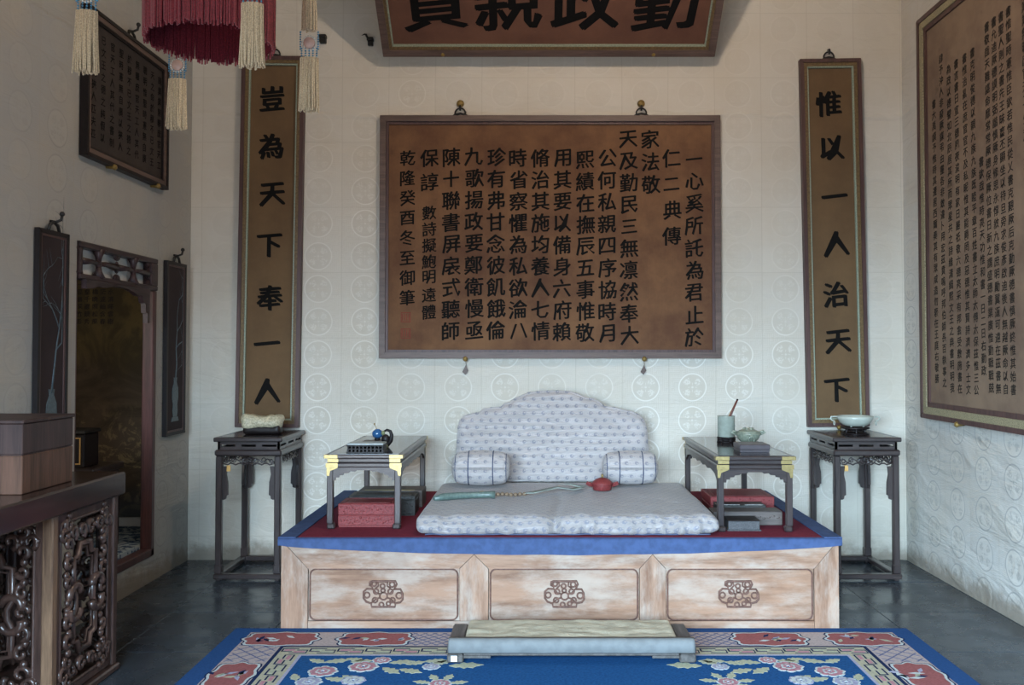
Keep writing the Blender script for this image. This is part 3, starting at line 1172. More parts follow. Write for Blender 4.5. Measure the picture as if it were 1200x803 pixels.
for yy in (a0, (a0 + a1) / 2, a1):
    for sz in (-1, 1):
        q.ball((XL - 0.005, yy, cz + sz * 0.065), 0.034, 10, (0.4, 1.2, 0.8))
    q.ball((XL - 0.005, yy, cz), 0.03, 10, (0.4, 0.8, 1.2))
q.build('transom_fretwork', M['door_dark'], door)
# stepped spandrel under the transom
q = MB()
sp = [(0.03, 0.0), (0.03, -0.05), (0.10, -0.045), (0.16, -0.03), (0.26, -0.03), (0.34, -0.018), (0.5, -0.018), (0.58, -0.03), (0.64, -0.05), (0.70, -0.05), (0.72, -0.09), (0.745, -0.09), (0.75, -0.15),
      (0.775, -0.15), (0.775, -0.21), (0.805, -0.21), (0.805, 0.0)]
q.prism(sp, -0.03, 0.0, Matrix.Translation((XL + 0.01, DY0, lz0)) @ Matrix.Rotation(PI / 2, 4, 'Z'))
q.build('spandrel', M['door_dark'], door)

# small stand and black box inside the alcove
r = thing('side_table', 'dark low side table standing inside the doorway', 'table', (-2.93, 5.5, AZ))
q = MB()
q.box(-0.32, 0.3, -0.2, 0.2, 0.48, 0.52, 0.006)
q.build('tabletop', M['rosewood_h'], r)
q = MB()
q.box(-0.30, 0.28, -0.18, 0.18, 0.40, 0.479, 0.004)
q.build('apron', M['rosewood_h'], r)
for sx in (-0.3, 0.24):
    for sy in (-0.18, 0.14):
        q = MB()
        q.box(sx, sx + 0.04, sy, sy + 0.04, 0, 0.399, 0.004)
        q.build('leg', M['rosewood'], r)
r = thing('lacquer_box', 'black lacquer box with gilt bamboo inside the doorway', 'box', (-2.835, 5.45, AZ + 0.5205), (0, 0, 0.0))
q = MB()
q.box(-0.15, 0.12, -0.09, 0.09, 0.0, 0.2, 0.006)
q.build('body', M['frame_black'], r)
q = MB()
q.box(-0.16, 0.13, -0.1, 0.1, 0.201, 0.225, 0.006)
q.build('lid', M['iron'], r)
q = MB()
for poly in mitred(None, 0.23, 0.16, 0.007, 0, 0):
    q.prism([(p[0] - 0.13, p[1] + 0.02) for p in poly], -0.094, -0.0905)
rnd = random.Random(4)
for k in range(14):
    a = rnd.uniform(-0.4, 2.2)
    L = rnd.uniform(0.03, 0.06)
    bxx, bzz = -0.05 + rnd.uniform(-0.03, 0.03), 0.10 + rnd.uniform(-0.03, 0.03)
    dx, dz = math.cos(a), math.sin(a)
    q.prism([(bxx, bzz), (bxx + dx * L * 0.5 - dz * 0.007, bzz + dz * L * 0.5 + dx * 0.007), (bxx + dx * L, bzz + dz * L), (bxx + dx * L * 0.5 + dz * 0.007, bzz + dz * L * 0.5 - dx * 0.007)], -0.094, -0.0905)
q.build('gilt_bamboo', M['amber'], r)

# ------------------------------------------------------------------ platform bed
BX0, BX1, BY0, BY1, BZ = -1.345, 1.56, 4.70, 6.262, 0.468
bed = thing('platform_bed', 'wide pale wooden platform bed with three carved front panels', 'bed', ((BX0 + BX1) / 2, BY0, 0))
ox = -(BX0 + BX1) / 2


def bedpoly(pts, name, mat, d0=0.0, d1=0.04, parent=bed):
    q = MB()
    q.prism([(p[0] + ox, p[1]) for p in pts], d0, d1)
    return q.build(name, mat, parent)


g = 0.0012
pan = [(-1.193, -0.428), (-0.253, 0.510), (0.671, 1.420)]
pz0, pz1 = 0.052, 0.312
ZR = pz1 + 0.006            # underside of top rail
ap = [(pan[0][1] + pan[1][0]) / 2, (pan[1][1] + pan[2][0]) / 2]
# top rail with mitred ends and notches where the posts come to a point
top_pts = [(BX0 + g, BZ), (BX1 - g, BZ), (pan[2][1] + 0.012, ZR)]
for i in (1, 0):
    xl, xr = pan[i][1] + 0.012, pan[i + 1][0] - 0.012
    top_pts += [(xr + g, ZR), (ap[i], ZR + 0.075), (xl - g, ZR)]
top_pts += [(pan[0][0] - 0.012, ZR)]
bedpoly(top_pts, 'top_rail', M['bed_h'])
bedpoly([(BX0, 0), (BX0 + 0.0, BZ - 0.004), (pan[0][0] - 0.012 - g, ZR - g), (pan[0][0] - 0.012 - g, pz0 - 0.006), (pan[0][0] - 0.012 - g, 0)], 'corner_post', M['bed_v'])
bedpoly([(BX1, 0), (BX1, BZ - 0.004), (pan[2][1] + 0.012 + g, ZR - g), (pan[2][1] + 0.012 + g, 0)], 'corner_post', M['bed_v'])
for i in (0, 1):
    xl, xr = pan[i][1] + 0.012, pan[i + 1][0] - 0.012
    bedpoly([(xl + g, pz0 - 0.004), (xl + g, ZR - g), (ap[i], ZR + 0.072), (xr - g, ZR - g), (xr - g, pz0 - 0.004)], 'divider', M['bed_v'])
bedpoly([(pan[0][0] - 0.012 + g, 0), (pan[0][0] - 0.012 + g, pz0 - 0.006), (pan[2][1] + 0.012 - g, pz0 - 0.006), (pan[2][1] + 0.012 - g, 0)], 'bottom_rail', M['bed_h'], 0.0, 0.04)


def rrect(x0, x1, z0, z1, r, n=5):
    pts = []
    for cx, cz, a0 in ((x1 - r, z0 + r, -PI / 2), (x1 - r, z1 - r, 0), (x0 + r, z1 - r, PI / 2), (x0 + r, z0 + r, PI)):
        for k in range(n + 1):
            a = a0 + PI / 2 * k / n
            pts.append((cx + r * math.cos(a), cz + r * math.sin(a)))
    return pts


def medallion(parent, cx, cz, mat):
    """carved fret medallion, as on the drawers: stepped outline with rings inside"""
    q = MB()
    s = 0.0041 * 4.7 / 4.7
    k = 1 / 17.14 * 4.7 / 1050
    # outline in the zoomed drawing, in pixels around (610, 355)
    out = [(350, 110), (400, 90), (540, 95), (690, 95), (860, 90), (885, 150), (850, 215), (830, 250), (960, 250), (1000, 330), (1005, 450), (960, 510), (860, 530), (850, 600), (700, 600), (540, 600), (390, 600), (375, 530),
           (280, 500), (225, 430), (225, 300), (290, 240), (400, 245), (400, 200), (345, 170)]
    pts = [((a - 612) * k, -0.003, -(b - 350) * k) for a, b in out]
    q.tube(pts, 0.0055, 6, closed=True)
    for (a, b, R) in ((430, 150, 45), (600, 190, 45), (790, 160, 50), (290, 370, 55), (930, 380, 60), (620, 390, 75), (470, 300, 50), (760, 300, 50), (450, 470, 50), (800, 470, 50), (580, 560, 45), (720, 540, 40), (610, 280, 40)):
        c = ((a - 612) * k, -(b - 350) * k)
        q.tube([(c[0] + R * k * math.cos(2 * PI * i / 10), -0.003, c[1] + R * k * math.sin(2 * PI * i / 10)) for i in range(10)], 0.0048, 5, closed=True)
    for ch in (((400, 245), (480, 330), (560, 350)), ((830, 250), (760, 330), (690, 350)), ((375, 530), (480, 440), (560, 420)), ((850, 530), (760, 440), (680, 420)), ((500, 110), (520, 180), (460, 240)), ((700, 110), (690, 190), (760, 230))):
        q.tube([((a - 612) * k, -0.003, -(b - 350) * k) for a, b in ch], 0.0045, 5)
    return q.build('carved_medallion', mat, parent, (cx, 0, cz))


for i, (x0, x1) in enumerate(pan):
    q = MB()
    q.prism([(p[0] + ox, p[1]) for p in rrect(x0, x1, pz0 + 0.002, pz1, 0.028)], 0.007, 0.02)
    pn = q.build('panel', M['bed_panel'], bed)
    # backing that fills the corners behind the rounded panel, and a raised bead round it
    q = MB()
    q.box(x0 + ox - 0.011, x1 + ox + 0.011, 0.012, 0.03, pz0 - 0.005, pz1 + 0.005)
    q.build('panel_ground', M['bed_h'], bed)
    q = MB()
    q.tube([(p[0] + ox, 0.006, p[1]) for p in rrect(x0 - 0.002, x1 + 0.002, pz0, pz1 + 0.002, 0.03)], 0.0045, 6, closed=True)
    q.build('bead', M['bed_carving'], bed)
    mcx = [(450 - 632) * 4.7 / 1050, (661 - 632) * 4.7 / 1050, (864 - 632) * 4.7 / 1050][i] + ox
    md = medallion(pn, mcx, 0.185, M['bed_carving'])
    md.location = (mcx, 0.007, 0.185)
for s, nm in ((BX0, 0), (BX1 - 0.04, 1)):
    q = MB()
    q.box(s + ox, s + ox + 0.04, 0.041, BY1 - BY0, 0, BZ - 0.021, 0.003)
    q.build('side_board', M['bed_h'], bed)
q = MB()
q.box(BX0 + ox + 0.002, BX1 + ox - 0.002, 0.041, BY1 - BY0 - 0.001, BZ - 0.02, BZ - 0.001)
q.build('deck', M['bed_h'], bed)

# felt over the deck with a blue binding that hangs over the front
cov = thing('bed_cover', 'crimson felt cover with a dark blue border over the platform bed', 'cover', ((BX0 + BX1) / 2, BY0, BZ))
q = MB()
q.box(BX0 + ox + 0.072, BX1 + ox - 0.072, 0.03, BY1 - BY0, 0.0005, 0.009)
q.build('felt', M['felt'], cov)
for s in (0, 1):
    q = MB()
    xa = BX0 + ox - 0.012 if s == 0 else BX1 + ox - 0.078
    xb = xa + 0.09
    q.box(xa, xb, -0.01, BY1 - BY0, 0.0095, 0.016, 0.002)
    sx = xa - 0.004 if s == 0 else xb
    q.box(sx, sx + 0.005, -0.01, BY1 - BY0, -0.03, 0.015, 0.001)
    q.build('side_border', M['blue_cloth'], cov)
q = MB()
n = 60
vs = []
L = BX1 - BX0 + 0.03
for i in range(n + 1):
    t = i / n
    xx = -L / 2 + L * t
    sag = 0.026 + 0.05 * math.sin(PI * t) ** 0.7 + 0.003 * noise.noise(Vector((xx * 5, 0, 0)))
    wv = 0.004 * noise.noise(Vector((xx * 7, 3, 0)))
    for (yy, z) in ((0.02, 0.0094), (-0.004, 0.0096), (-0.014, 0.004), (-0.014 - wv, -sag), (-0.008 - wv, -sag), (-0.007, 0.0012), (0.02, 0.0012)):
        vs.append((xx, yy, z))
fs = []
for i in range(n):
    for k in range(7):
        l = (k + 1) % 7
        fs.append((i * 7 + k, i * 7 + l, (i + 1) * 7 + l, (i + 1) * 7 + k))
fs.append(list(range(7)))
fs.append([n * 7 + k for k in range(6, -1, -1)])
q.add(vs, fs, False)
q.build('front_border', M['blue_cloth'], cov)
CZ = BZ + 0.009                     # top of felt

# ------------------------------------------------------------------ mattress, backrest, bolsters
MX0, MX1, MY0, MY1 = -0.655, 0.955, 4.76, 5.99
MT = 0.112


def mat_fn(p):
    t = (p.y - MY0) / (MY1 - MY0)
    c = 0.15
    wid = 1.0 - 0.0 * t
    x = c + (p.x - c) * (1.0 + 0.0 * t)
    top = max(0.0, (p.z - CZ) / MT)
    n1 = noise.noise(Vector((p.x * 2.2, p.y * 2.2, 1)))
    n2 = noise.noise(Vector((p.x * 9, p.y * 3.5, 4)))
    z = CZ + (p.z - CZ) * (1 + 0.06 * (n1 * 0.5 - 0.5))
    # centre valley seam and crease, soft hollow
    z += top * (0.004 * (n2 - 1) - 0.020 * math.exp(-((p.x - 0.10 - 0.02 * math.sin(p.y * 5)) / 0.03) ** 2) * (1 - t))
    fr = math.exp(-t / 0.07)
    y = p.y + fr * (0.022 * noise.noise(Vector((p.x * 14, p.z * 6, 0))) + 0.012 * noise.noise(Vector((p.x * 5, 0, 2))))
    y -= fr * 0.02 * (1 - top)
    pinch = noise.noise(Vector((p.x * 34, p.z * 10, 3))) * (0.35 + max(0.0, min(1.0, (p.x + 0.05) / 0.3)))
    y += fr * 0.010 * pinch
    lift = max(0.0, noise.noise(Vector((p.x * 3.1 + 0.4, 8, 1)))) * 0.10
    z += fr * lift * (1 - top) ** 2
    y += fr * 0.05 * math.exp(-((p.x - 0.085) / 0.025) ** 2)
    z += fr * 0.020 * noise.noise(Vector((p.x * 11, 0, 7))) * (0.4 + top)
    x += (1 - top) * fr * 0.01 * noise.noise(Vector((p.x * 6, 2, 9)))
    return Vector((x, y, max(z, CZ + 0.0005)))


mt = thing('mattress', 'thick lilac-grey brocade mattress laid in the middle of the bed', 'mattress', (0.15, MY0, CZ))
q = MB()
q.rbox(MX0, MX1, MY0, MY1, CZ, CZ + MT, 0.045, (150, 80, 12), mat_fn)
T = Matrix.Translation((-0.15, -MY0, -CZ))
q.v = [T @ v for v in q.v]


def mat_uv(co, n):
    return (co.x, co.y * 1.0 + (co.z if abs(n.y) > 0.5 else 0.0))


q.build('cushion', M['silk_bed'], mt, uvf=lambda co, n: (co.x, co.y + co.z))
q = MB()
pts = [(MX0 - 0.15 + 0.05 + (MX1 - MX0 - 0.1) * i / 80, 0.004 + 0.008 * noise.noise(Vector((i * 0.3, 0, 0))), 0.0055 + 0.004 * max(0, noise.noise(Vector((i * 0.21, 5, 0))))) for i in range(81)]
q.tube(pts, 0.0045, 5)
q.build('piping', M['piping'], mt)
MZ = CZ + MT

# backrest
outl = [(178, 330), (178, 290), (180, 240), (183, 195), (190, 168), (203, 154), (230, 147), (262, 140), (275, 128), (300, 124), (338, 122), (352, 108), (372, 104), (390, 90), (412, 80), (438, 69), (480, 63), (540, 61), (595, 64), (630, 76),
        (646, 86), (680, 90), (705, 104), (718, 118), (760, 124), (790, 132), (822, 138), (848, 150), (864, 168), (873, 200), (877, 250), (880, 290), (880, 330)]
BRY = 6.06


def br_xy(a, b):
    px, py = a / 3.158 + 480, b / 3.158 + 440
    v = (412 - FPX * math.tan(PITCH) - py) / FPX
    return ((px - 632) / 1050 * BRY, 1.45 + BRY * (math.sin(PITCH) + v * math.cos(PITCH)) / (math.cos(PITCH) - v * math.sin(PITCH)))


ow = [br_xy(a, b) for a, b in outl]
xs0, xs1 = min(p[0] for p in ow), max(p[0] for p in ow)


def top_at(x):
    best = None
    for (p, r_) in zip(ow[:-1], ow[1:]):
        if min(p[0], r_[0]) <= x <= max(p[0], r_[0]) and abs(r_[0] - p[0]) > 1e-9:
            z = p[1] + (r_[1] - p[1]) * (x - p[0]) / (r_[0] - p[0])
            best = z if best is None else max(best, z)
    return best if best is not None else ow[0][1]


def build_backrest():
    nx, nz = 130, 44
    zb = MZ - 0.012
    th_ = 0.07
    q = MB()
    vs = []
    idx = {}
    xc = (xs0 + xs1) / 2
    for side in (0, 1):
        for i in range(nx + 1):
            t = i / nx
            x = xc - (xs1 - xs0) / 2 * math.cos(PI * t) * (0.9998)
            zt = top_at(x)
            for j in range(nz + 1):
                s = math.sin(PI / 2 * j / nz)
                z = zb + (zt - zb) * s
                d = min(x - xs0, xs1 - x, (zt - z), 0.06)
                d = max(d, 0)
                puff = math.sqrt(max(0.0, 1 - (1 - d / 0.06) ** 2))
                w = 0.012 * noise.noise(Vector((x * 3, z * 3, 1))) + 0.013 * noise.noise(Vector((x * 6, z * 26, 5))) * (1 if x < xc else 0.35)
                wr = 0.012 * math.exp(-((x - xc - 0.01) / 0.006) ** 2)
                y = (-(th_ * 0.5) * puff + (w + wr) * puff) if side == 0 else (th_ * 0.5) * puff
                idx[(side, i, j)] = len(vs)
                vs.append((x, y, z))
    fs = []
    for side in (0, 1):
        for i in range(nx):
            for j in range(nz):
                fs.append([idx[(side, i, j)], idx[(side, i + 1, j)], idx[(side, i + 1, j + 1)], idx[(side, i, j + 1)]])
    for i in range(nx):
        fs.append([idx[(0, i, 0)], idx[(1, i, 0)], idx[(1, i + 1, 0)], idx[(0, i + 1, 0)]])
    q.add(vs, fs, True)
    return q


br = thing('back_cushion', 'tall lilac brocade back cushion with stepped arched top against the wall', 'cushion', (0.09, BRY, MZ - 0.012))
q = build_backrest()
T = Matrix.Translation((-0.09, 0, -(MZ - 0.012)))
q.v = [T @ v for v in q.v]
o = q.build('cushion', M['silk'], br, uvf=lambda co, n: (co.x, co.z))
o.location = (0, 0, 0)
q = MB()
ed = [(a - 0.09, 0.0, b - (MZ - 0.012)) for a, b in ow]
edw = []
for i in range(len(ed) - 1):
    for j in range(6):
        a_ = Vector(ed[i]).lerp(Vector(ed[i + 1]), j / 6)
        edw.append(a_)
q.tube(edw, [0.011 + 0.004 * noise.noise(p * 40) for p in edw], 7)
w_ = q.build('welt', M['silk'], br, uvf=lambda co, n: (co.x, co.z))
br.rotation_euler = (-0.06, 0, 0)


def bolster(label, cx, cy, ln, rad, rz, seed):
    r = thing('bolster', label, 'bolster', (cx, cy, MZ - 0.001), (0, 0, rz), 'bolsters in front of the back cushion')
    q = MB()
    prof = []
    n = 40
    for i in range(n + 1):
        t = -1 + 2 * i / n
        xx = t * ln / 2
        ra = rad * (1 - 0.2 * abs(t) ** 2.0)
        e = max(0, abs(t) - 0.74) / 0.26
        ra *= math.sqrt(max(0.0, 1 - (e * 0.92) ** 2.4))
        ra -= 0.004 * (math.exp(-((abs(t) - 0.42) / 0.03) ** 2))
        prof.append((max(ra, 0.001), xx))
    vs = []
    fs = []
    m_ = 44
    for i, (ra, xx) in enumerate(prof):
        for k in range(m_):
            a = 2 * PI * k / m_
            ww = 1 + 0.035 * noise.noise(Vector((xx * 9, math.cos(a) * 9, math.sin(a) * 9 + seed))) * abs(xx) / (ln / 2) + 0.03 * noise.noise(Vector((xx * 18, math.cos(a) * 2, math.sin(a) * 2 + seed)))
            z = rad + ra * ww * math.sin(a) * 0.96
            vs.append((xx, ra * ww * math.cos(a), max(z, 0.002)))
    for i in range(n):
        for k in range(m_):
            l = (k + 1) % m_
            fs.append((i * m_ + k, i * m_ + l, (i + 1) * m_ + l, (i + 1) * m_ + k))
    fs.append(list(range(m_)))
    fs.append([n * m_ + k for k in range(m_ - 1, -1, -1)])
    q.add(vs, fs, True)
    q.build('cushion', M['silk'], r, uvf=lambda co, nn: (co.x, rad * math.atan2(co.z - rad, co.y + 1e-6)))
    for t in (-0.86, -0.42, 0.42, 0.86):
        q = MB()
        ra = rad * (1 - 0.2 * abs(t) ** 2.0) * (1.0 if abs(t) < 0.5 else 0.92)
        q.tube([(t * ln / 2, ra * math.cos(2 * PI * k / 30), max(0.003, rad + ra * 0.96 * math.sin(2 * PI * k / 30))) for k in range(30)], 0.0035, 5, closed=True)
        q.build('piping', M['piping'], r)


bolster('round lilac brocade bolster at the left end of the back cushion', -0.372, 5.77, 0.372, 0.116, 0.0, 1)
bolster('round lilac brocade bolster at the right end of the back cushion', 0.585, 5.80, 0.355, 0.113, 0.0, 9)


# ------------------------------------------------------------------ low tables on the bed
def scallop(w, depth):
    """apron underside of a carved edge, stepped cloud outline from 0..w"""
    half = [(0.0, 0.075), (0.012, 0.075), (0.014, 0.058), (0.032, 0.058), (0.034, 0.046), (0.055, 0.044), (0.06, 0.034), (0.085, 0.032), (0.095, 0.022), (0.12, 0.024), (0.132, 0.016)]
    half = [(a, b * depth / 0.075) for a, b in half if a < w / 2 - 0.01]
    pts = [(0, 0)] + [(a, -b) for a, b in half] + [(w - a, -b) for a, b in reversed(half)] + [(w, 0)]
    return pts


def low_table(label, x0, y0, w, d, h):
    r = thing('low_table', label, 'table', (x0, y0, CZ + 0.0005), (0, 0, 0), 'matching low tables on the bed')
    q = MB()
    q.box(-0.012, w + 0.012, -0.012, d + 0.012, h - 0.022, h, 0.006)
    top_ = q.build('tabletop', M['rosewood_h'], r)
    q = MB()
    q.box(0.012, w - 0.012, 0.012, d - 0.012, h, h + 0.0015)
    q.build('polished_surface', M['lacquer_top'], top_)
    q = MB()
    q.box(0.004, w - 0.004, 0.004, d - 0.004, h - 0.045, h - 0.0225, 0.004)
    q.build('waist', M['rosewood_h'], r)
    q = MB()
    q.box(-0.004, w + 0.004, -0.004, d + 0.004, h - 0.072, h - 0.0455, 0.006)
    q.build('shoulder', M['rosewood_h'], r)
    az = h - 0.0725
    for yy in (0.002, d - 0.016):
        q = MB()
        q.prism([(a + 0.034, b + az) for a, b in scallop(w - 0.068, 0.07)], yy, yy + 0.014)
        q.build('apron', M['rosewood_h'], r)
    for xx in (0.002, w - 0.016):
        q = MB()
        half = [(0.0, 0.075), (0.014, 0.058), (0.04, 0.046), (0.065, 0.034), (0.12, 0.026), (0.2, 0.02), (0.26, 0.03), (0.3, 0.03), (0.34, 0.02), (0.42, 0.03), (0.5, 0.018)]
        LL = d - 0.068
        pts = [(0, 0)] + [(a, -b) for a, b in half] + [(LL - a, -b) for a, b in reversed(half)] + [(LL, 0)]
        Mx = Matrix.Translation((xx + 0.014, 0.034, az)) @ Matrix.Rotation(PI / 2, 4, 'Z')
        q.prism(pts, 0, 0.014, Mx)
        q.build('side_apron', M['rosewood_h'], r)
    for sx in (0, 1):
        for sy in (0, 1):
            q = MB()
            lx = 0.0 if sx == 0 else w - 0.034
            ly = 0.0 if sy == 0 else d - 0.034
            q.box(lx, lx + 0.034, ly, ly + 0.034, 0.03, az, 0.004)
            # hoof foot curling inward
            cxm = lx + 0.017 + (0.006 if sx == 0 else -0.006)
            q.box(cxm - 0.022, cxm + 0.022, ly - 0.002, ly + 0.036, 0.0, 0.03, 0.008)
            q.build('leg', M['rosewood'], r)
            # brass corner mounts
            q = MB()
            ex = -0.014 if sx == 0 else w + 0.014 - 0.075
            ey = -0.0145 if sy == 0 else d + 0.0125
            yb = (-0.0145, 0.03) if sy == 0 else (d - 0.03, d + 0.0145)
            q.box(ex, ex + 0.075, ey, ey + 0.002, h - 0.0205, h - 0.0015)
            sxx = -0.0145 if sx == 0 else w + 0.0125
            q.box(sxx, sxx + 0.002, yb[0], yb[1], h - 0.0205, h - 0.0015)
            e2 = 0.002 if sx == 0 else w - 0.002 - 0.06
            ey2 = 0.0018 if sy == 0 else d - 0.0038
            q.box(e2, e2 + 0.06, ey2, ey2 + 0.002, h - 0.043, h - 0.0245)
            e3 = -0.0055 if sx == 0 else w + 0.0055 - 0.066
            ey3 = -0.0058 if sy == 0 else d + 0.004
            q.box(e3, e3 + 0.066, ey3, ey3 + 0.0018, h - 0.071, h - 0.047)
            vx = -0.001 if sx == 0 else w + 0.001 - 0.024
            vy = -0.002 if sy == 0 else d
            zt_ = h - 0.072
            tri = [(vx, zt_), (vx + 0.024, zt_), (vx + (0.014 if sx == 0 else 0.024), zt_ - 0.045), (vx + (0.0 if sx == 0 else 0.010), zt_ - 0.045)]
            q.prism(tri, vy, vy + 0.002)
            hx = (0.02, 0.058) if sx == 0 else (w - 0.058, w - 0.02)
            q.prism([(hx[0], zt_), (hx[1], zt_), (hx[1] if sx == 0 else hx[1], zt_ - (0.003 if sx == 0 else 0.018)), (hx[0], zt_ - (0.018 if sx == 0 else 0.003))], vy, vy + 0.002)
            q.build('brass_mount', M['brass'], r)
    return r


TH = 0.408
low_table('low dark table with brass corners on the left of the mattress', -1.165, 4.93, 0.405, 1.08, TH)
low_table('low dark table with brass corners on the right of the mattress', 0.962, 4.85, 0.405, 1.10, TH)
TZ = CZ + TH + 0.003


# ------------------------------------------------------------------ boxes and objects round the tables
def lidded_box(name, label, cat, x0, x1, y0, y1, z0, z1, mat, split=0.5, carve=None, gap=0.003):
    r = thing(name, label, cat, ((x0 + x1) / 2, (y0 + y1) / 2, z0))
    w, d, h = (x1 - x0) / 2, (y1 - y0) / 2, z1 - z0
    zs = h * split
    q = MB()
    q.box(-w + 0.004, w - 0.004, -d + 0.004, d - 0.004, 0, 0.008)
    q.box(-w, w, -d, d, 0.008, zs - gap, 0.003)
    q.build('body', mat, r)
    q = MB()
    q.box(-w + 0.003, w - 0.003, -d + 0.003, d - 0.003, zs - gap, zs)
    q.box(-w, w, -d, d, zs, h, 0.004)
    q.build('lid', mat, r)
    if carve:
        q = MB()
        rnd = random.Random(len(label))
        for (a, b) in ((0.012, zs - gap), (zs, h)):
            if b - a < 0.02:
                continue
            for poly in mitred(None, 2 * w - 0.012, b - a - 0.008, 0.0035, 0, 0):
                q.prism([(p[0] - w + 0.006, p[1] + a + 0.004) for p in poly], -d - 0.002, -d)
            nn = int(2 * w / 0.016)
            for i in range(nn):
                xx = -w + 0.018 + (2 * w - 0.036) * i / (nn - 1)
                q.ball((xx, -d, (a + b) / 2 + rnd.uniform(-0.3, 0.3) * (b - a)), rnd.uniform(0.004, 0.006), 6, (1, 0.5, 1))
        Tm = Matrix.Translation((0, 0, h + 0.002)) @ Matrix.Rotation(-PI / 2, 4, 'X')
        for poly in mitred(None, 2 * w - 0.06, 2 * d - 0.05, 0.004, 0, 0):
            q.prism([(p[0] - w + 0.03, p[1] - d + 0.025) for p in poly], 0.0, 0.002, Tm)
        q.build('carving', carve, r)
    return r


# under the left table
lidded_box('lacquer_box', 'red carved lacquer box under the left low table', 'box', -1.115, -0.80, 4.985, 5.19, CZ + 0.0005, CZ + 0.130, M['red_lacquer'], 0.52, M['red_lacquer'])
lidded_box('wooden_box', 'dark carved wooden box behind the red box under the left table', 'box', -1.13, -0.735, 5.33, 5.50, CZ + 0.0005, CZ + 0.118, M['dark_box'], 0.8, M['dark_box'])
r = thing('tray_box', 'flat brown box with gilt lines at the back under the left table', 'box', (-0.93, 5.71, CZ + 0.0005))
q = MB()
q.box(-0.2, 0.2, -0.1, 0.1, 0.0, 0.105, 0.004)
q.build('body', M['grey_wood'], r)
q = MB()
q.box(-0.16, 0.03, -0.085, -0.07, 0.1052, 0.1062)
q.box(0.06, 0.15, -0.085, -0.07, 0.1052, 0.1062)
q.build('gilt_line', M['brass'], r)

# under the right table
lidded_box('lacquer_box', 'red carved lacquer box at the back under the right low table', 'box', 1.02, 1.40, 5.36, 5.68, CZ + 0.0005, CZ + 0.108, M['red_lacquer'], 0.5, M['red_lacquer'])
r = lidded_box('inlaid_box', 'dark box with white inlay in front of the right red box', 'box', 1.03, 1.31, 5.20, 5.33, CZ + 0.0005, CZ + 0.085, M['dark_box'], 0.55)
q = MB()
rnd = random.Random(5)
for k in range(26):
    xx = -0.10 + 0.2 * (k / 25) + (0.02 if k > 12 else -0.01)
    q.box(xx - 0.004, xx + 0.004, -0.062 + rnd.uniform(0, 0.01), -0.052 + rnd.uniform(0, 0.01), 0.0846, 0.0858)
q.build('white_inlay', M['white'], r)
r = thing('long_box', 'long grey-brown wooden box lying across under the right table', 'box', (1.165, 5.10, CZ + 0.0005))
q = MB()
q.box(-0.195, 0.195, -0.065, 0.065, 0.0, 0.078, 0.004)
q.build('body', M['grey_wood'], r)
q = MB()
for k in range(14):
    xx = -0.17 + 0.34 * k / 13
    q.ball((xx, -0.065, 0.045 + 0.006 * math.sin(k * 1.7)), 0.008, 6, (1.3, 0.4, 0.8))
q.build('carving', M['grey_wood'], r)
r = thing('small_box', 'small black box with pebbled grey front under the right table', 'box', (1.11, 4.95, CZ + 0.0005))
q = MB()
q.box(-0.092, 0.092, -0.075, 0.075, 0.0, 0.006, 0.001)
q.box(-0.085, 0.085, -0.068, 0.068, 0.006, 0.052, 0.002)
q.build('body', plain('pebbled_grey', '#4a4a4c', 0.5, 0.4, 0.5, 260, bump=0.8), r)
q = MB()
q.box(-0.088, 0.088, -0.071, 0.071, 0.0525, 0.057, 0.001)
q.build('lid', M['frame_black'], r)

# on the left table
r = thing('inkstone_stand', 'grey jade slab on a black fretwork stand on the left table', 'stand', (-0.965, 5.035, TZ))
q = MB()
q.box(-0.105, 0.105, -0.06, 0.06, 0.0, 0.006, 0.001)
q.box(-0.1, 0.1, -0.055, 0.055, 0.018, 0.024, 0.001)
q.box(-0.105, 0.105, -0.06, 0.06, 0.036, 0.042, 0.001)
for k in range(10):
    xx = -0.096 + 0.192 * k / 9
    q.box(xx - 0.005, xx + 0.005, -0.056, 0.056, 0.006, 0.018)
    q.box(xx - 0.003, xx + 0.003, -0.056, 0.056, 0.024, 0.036)
q.build('fretwork_base', M['frame_black'], r)
q = MB()
q.box(-0.1, 0.1, -0.056, 0.056, 0.0425, 0.053, 0.003)
q.build('slab', plain('grey_slab', '#8d9594', 0.3, 0.5, 0.1, 30), r)
r = thing('jade_base_box', 'small flat red-brown box under the blue jar on the left table', 'box', (-0.985, 5.35, TZ))
q = MB()
q.box(-0.062, 0.052, -0.05, 0.05, 0.0, 0.026, 0.004)
q.build('body', plain('red_brown_wood', '#6a4034', 0.4, 0.5, 0.3, 90, bump=0.4), r)
q = MB()
q.box(-0.058, 0.048, -0.046, 0.046, 0.0265, 0.032, 0.002)
q.build('lid', M['grey_wood'], r)
r = thing('water_jar', 'small round blue glazed jar with spoon on the left low table', 'jar', (-0.965, 5.36, TZ + 0.0325))
q = MB()
q.lathe([(0.016, 0), (0.019, 0.002), (0.018, 0.012), (0.014, 0.013)], 16)
q.build('foot_ring', M['frame_black'], r)
q = MB()
q.lathe([(0.014, 0.0135), (0.026, 0.021), (0.032, 0.034), (0.031, 0.048), (0.024, 0.058), (0.014, 0.062), (0.014, 0.066), (0.011, 0.066), (0.011, 0.060), (0.02, 0.05), (0.0001, 0.02)], 22)
q.build('body', M['blue_glass'], r)
q = MB()
q.tube([(0.004, 0, 0.03), (-0.006, 0, 0.07), (-0.018, 0, 0.095)], 0.002, 6)
q.ball((-0.019, 0, 0.097), 0.0045, 8, (1, 1, 1.4))
q.build('spoon', M['gilt'], r)
r = thing('root_carving', 'dark looped root carving with green jade bits beside the blue jar', 'ornament', (-0.905, 5.29, TZ))
q = MB()
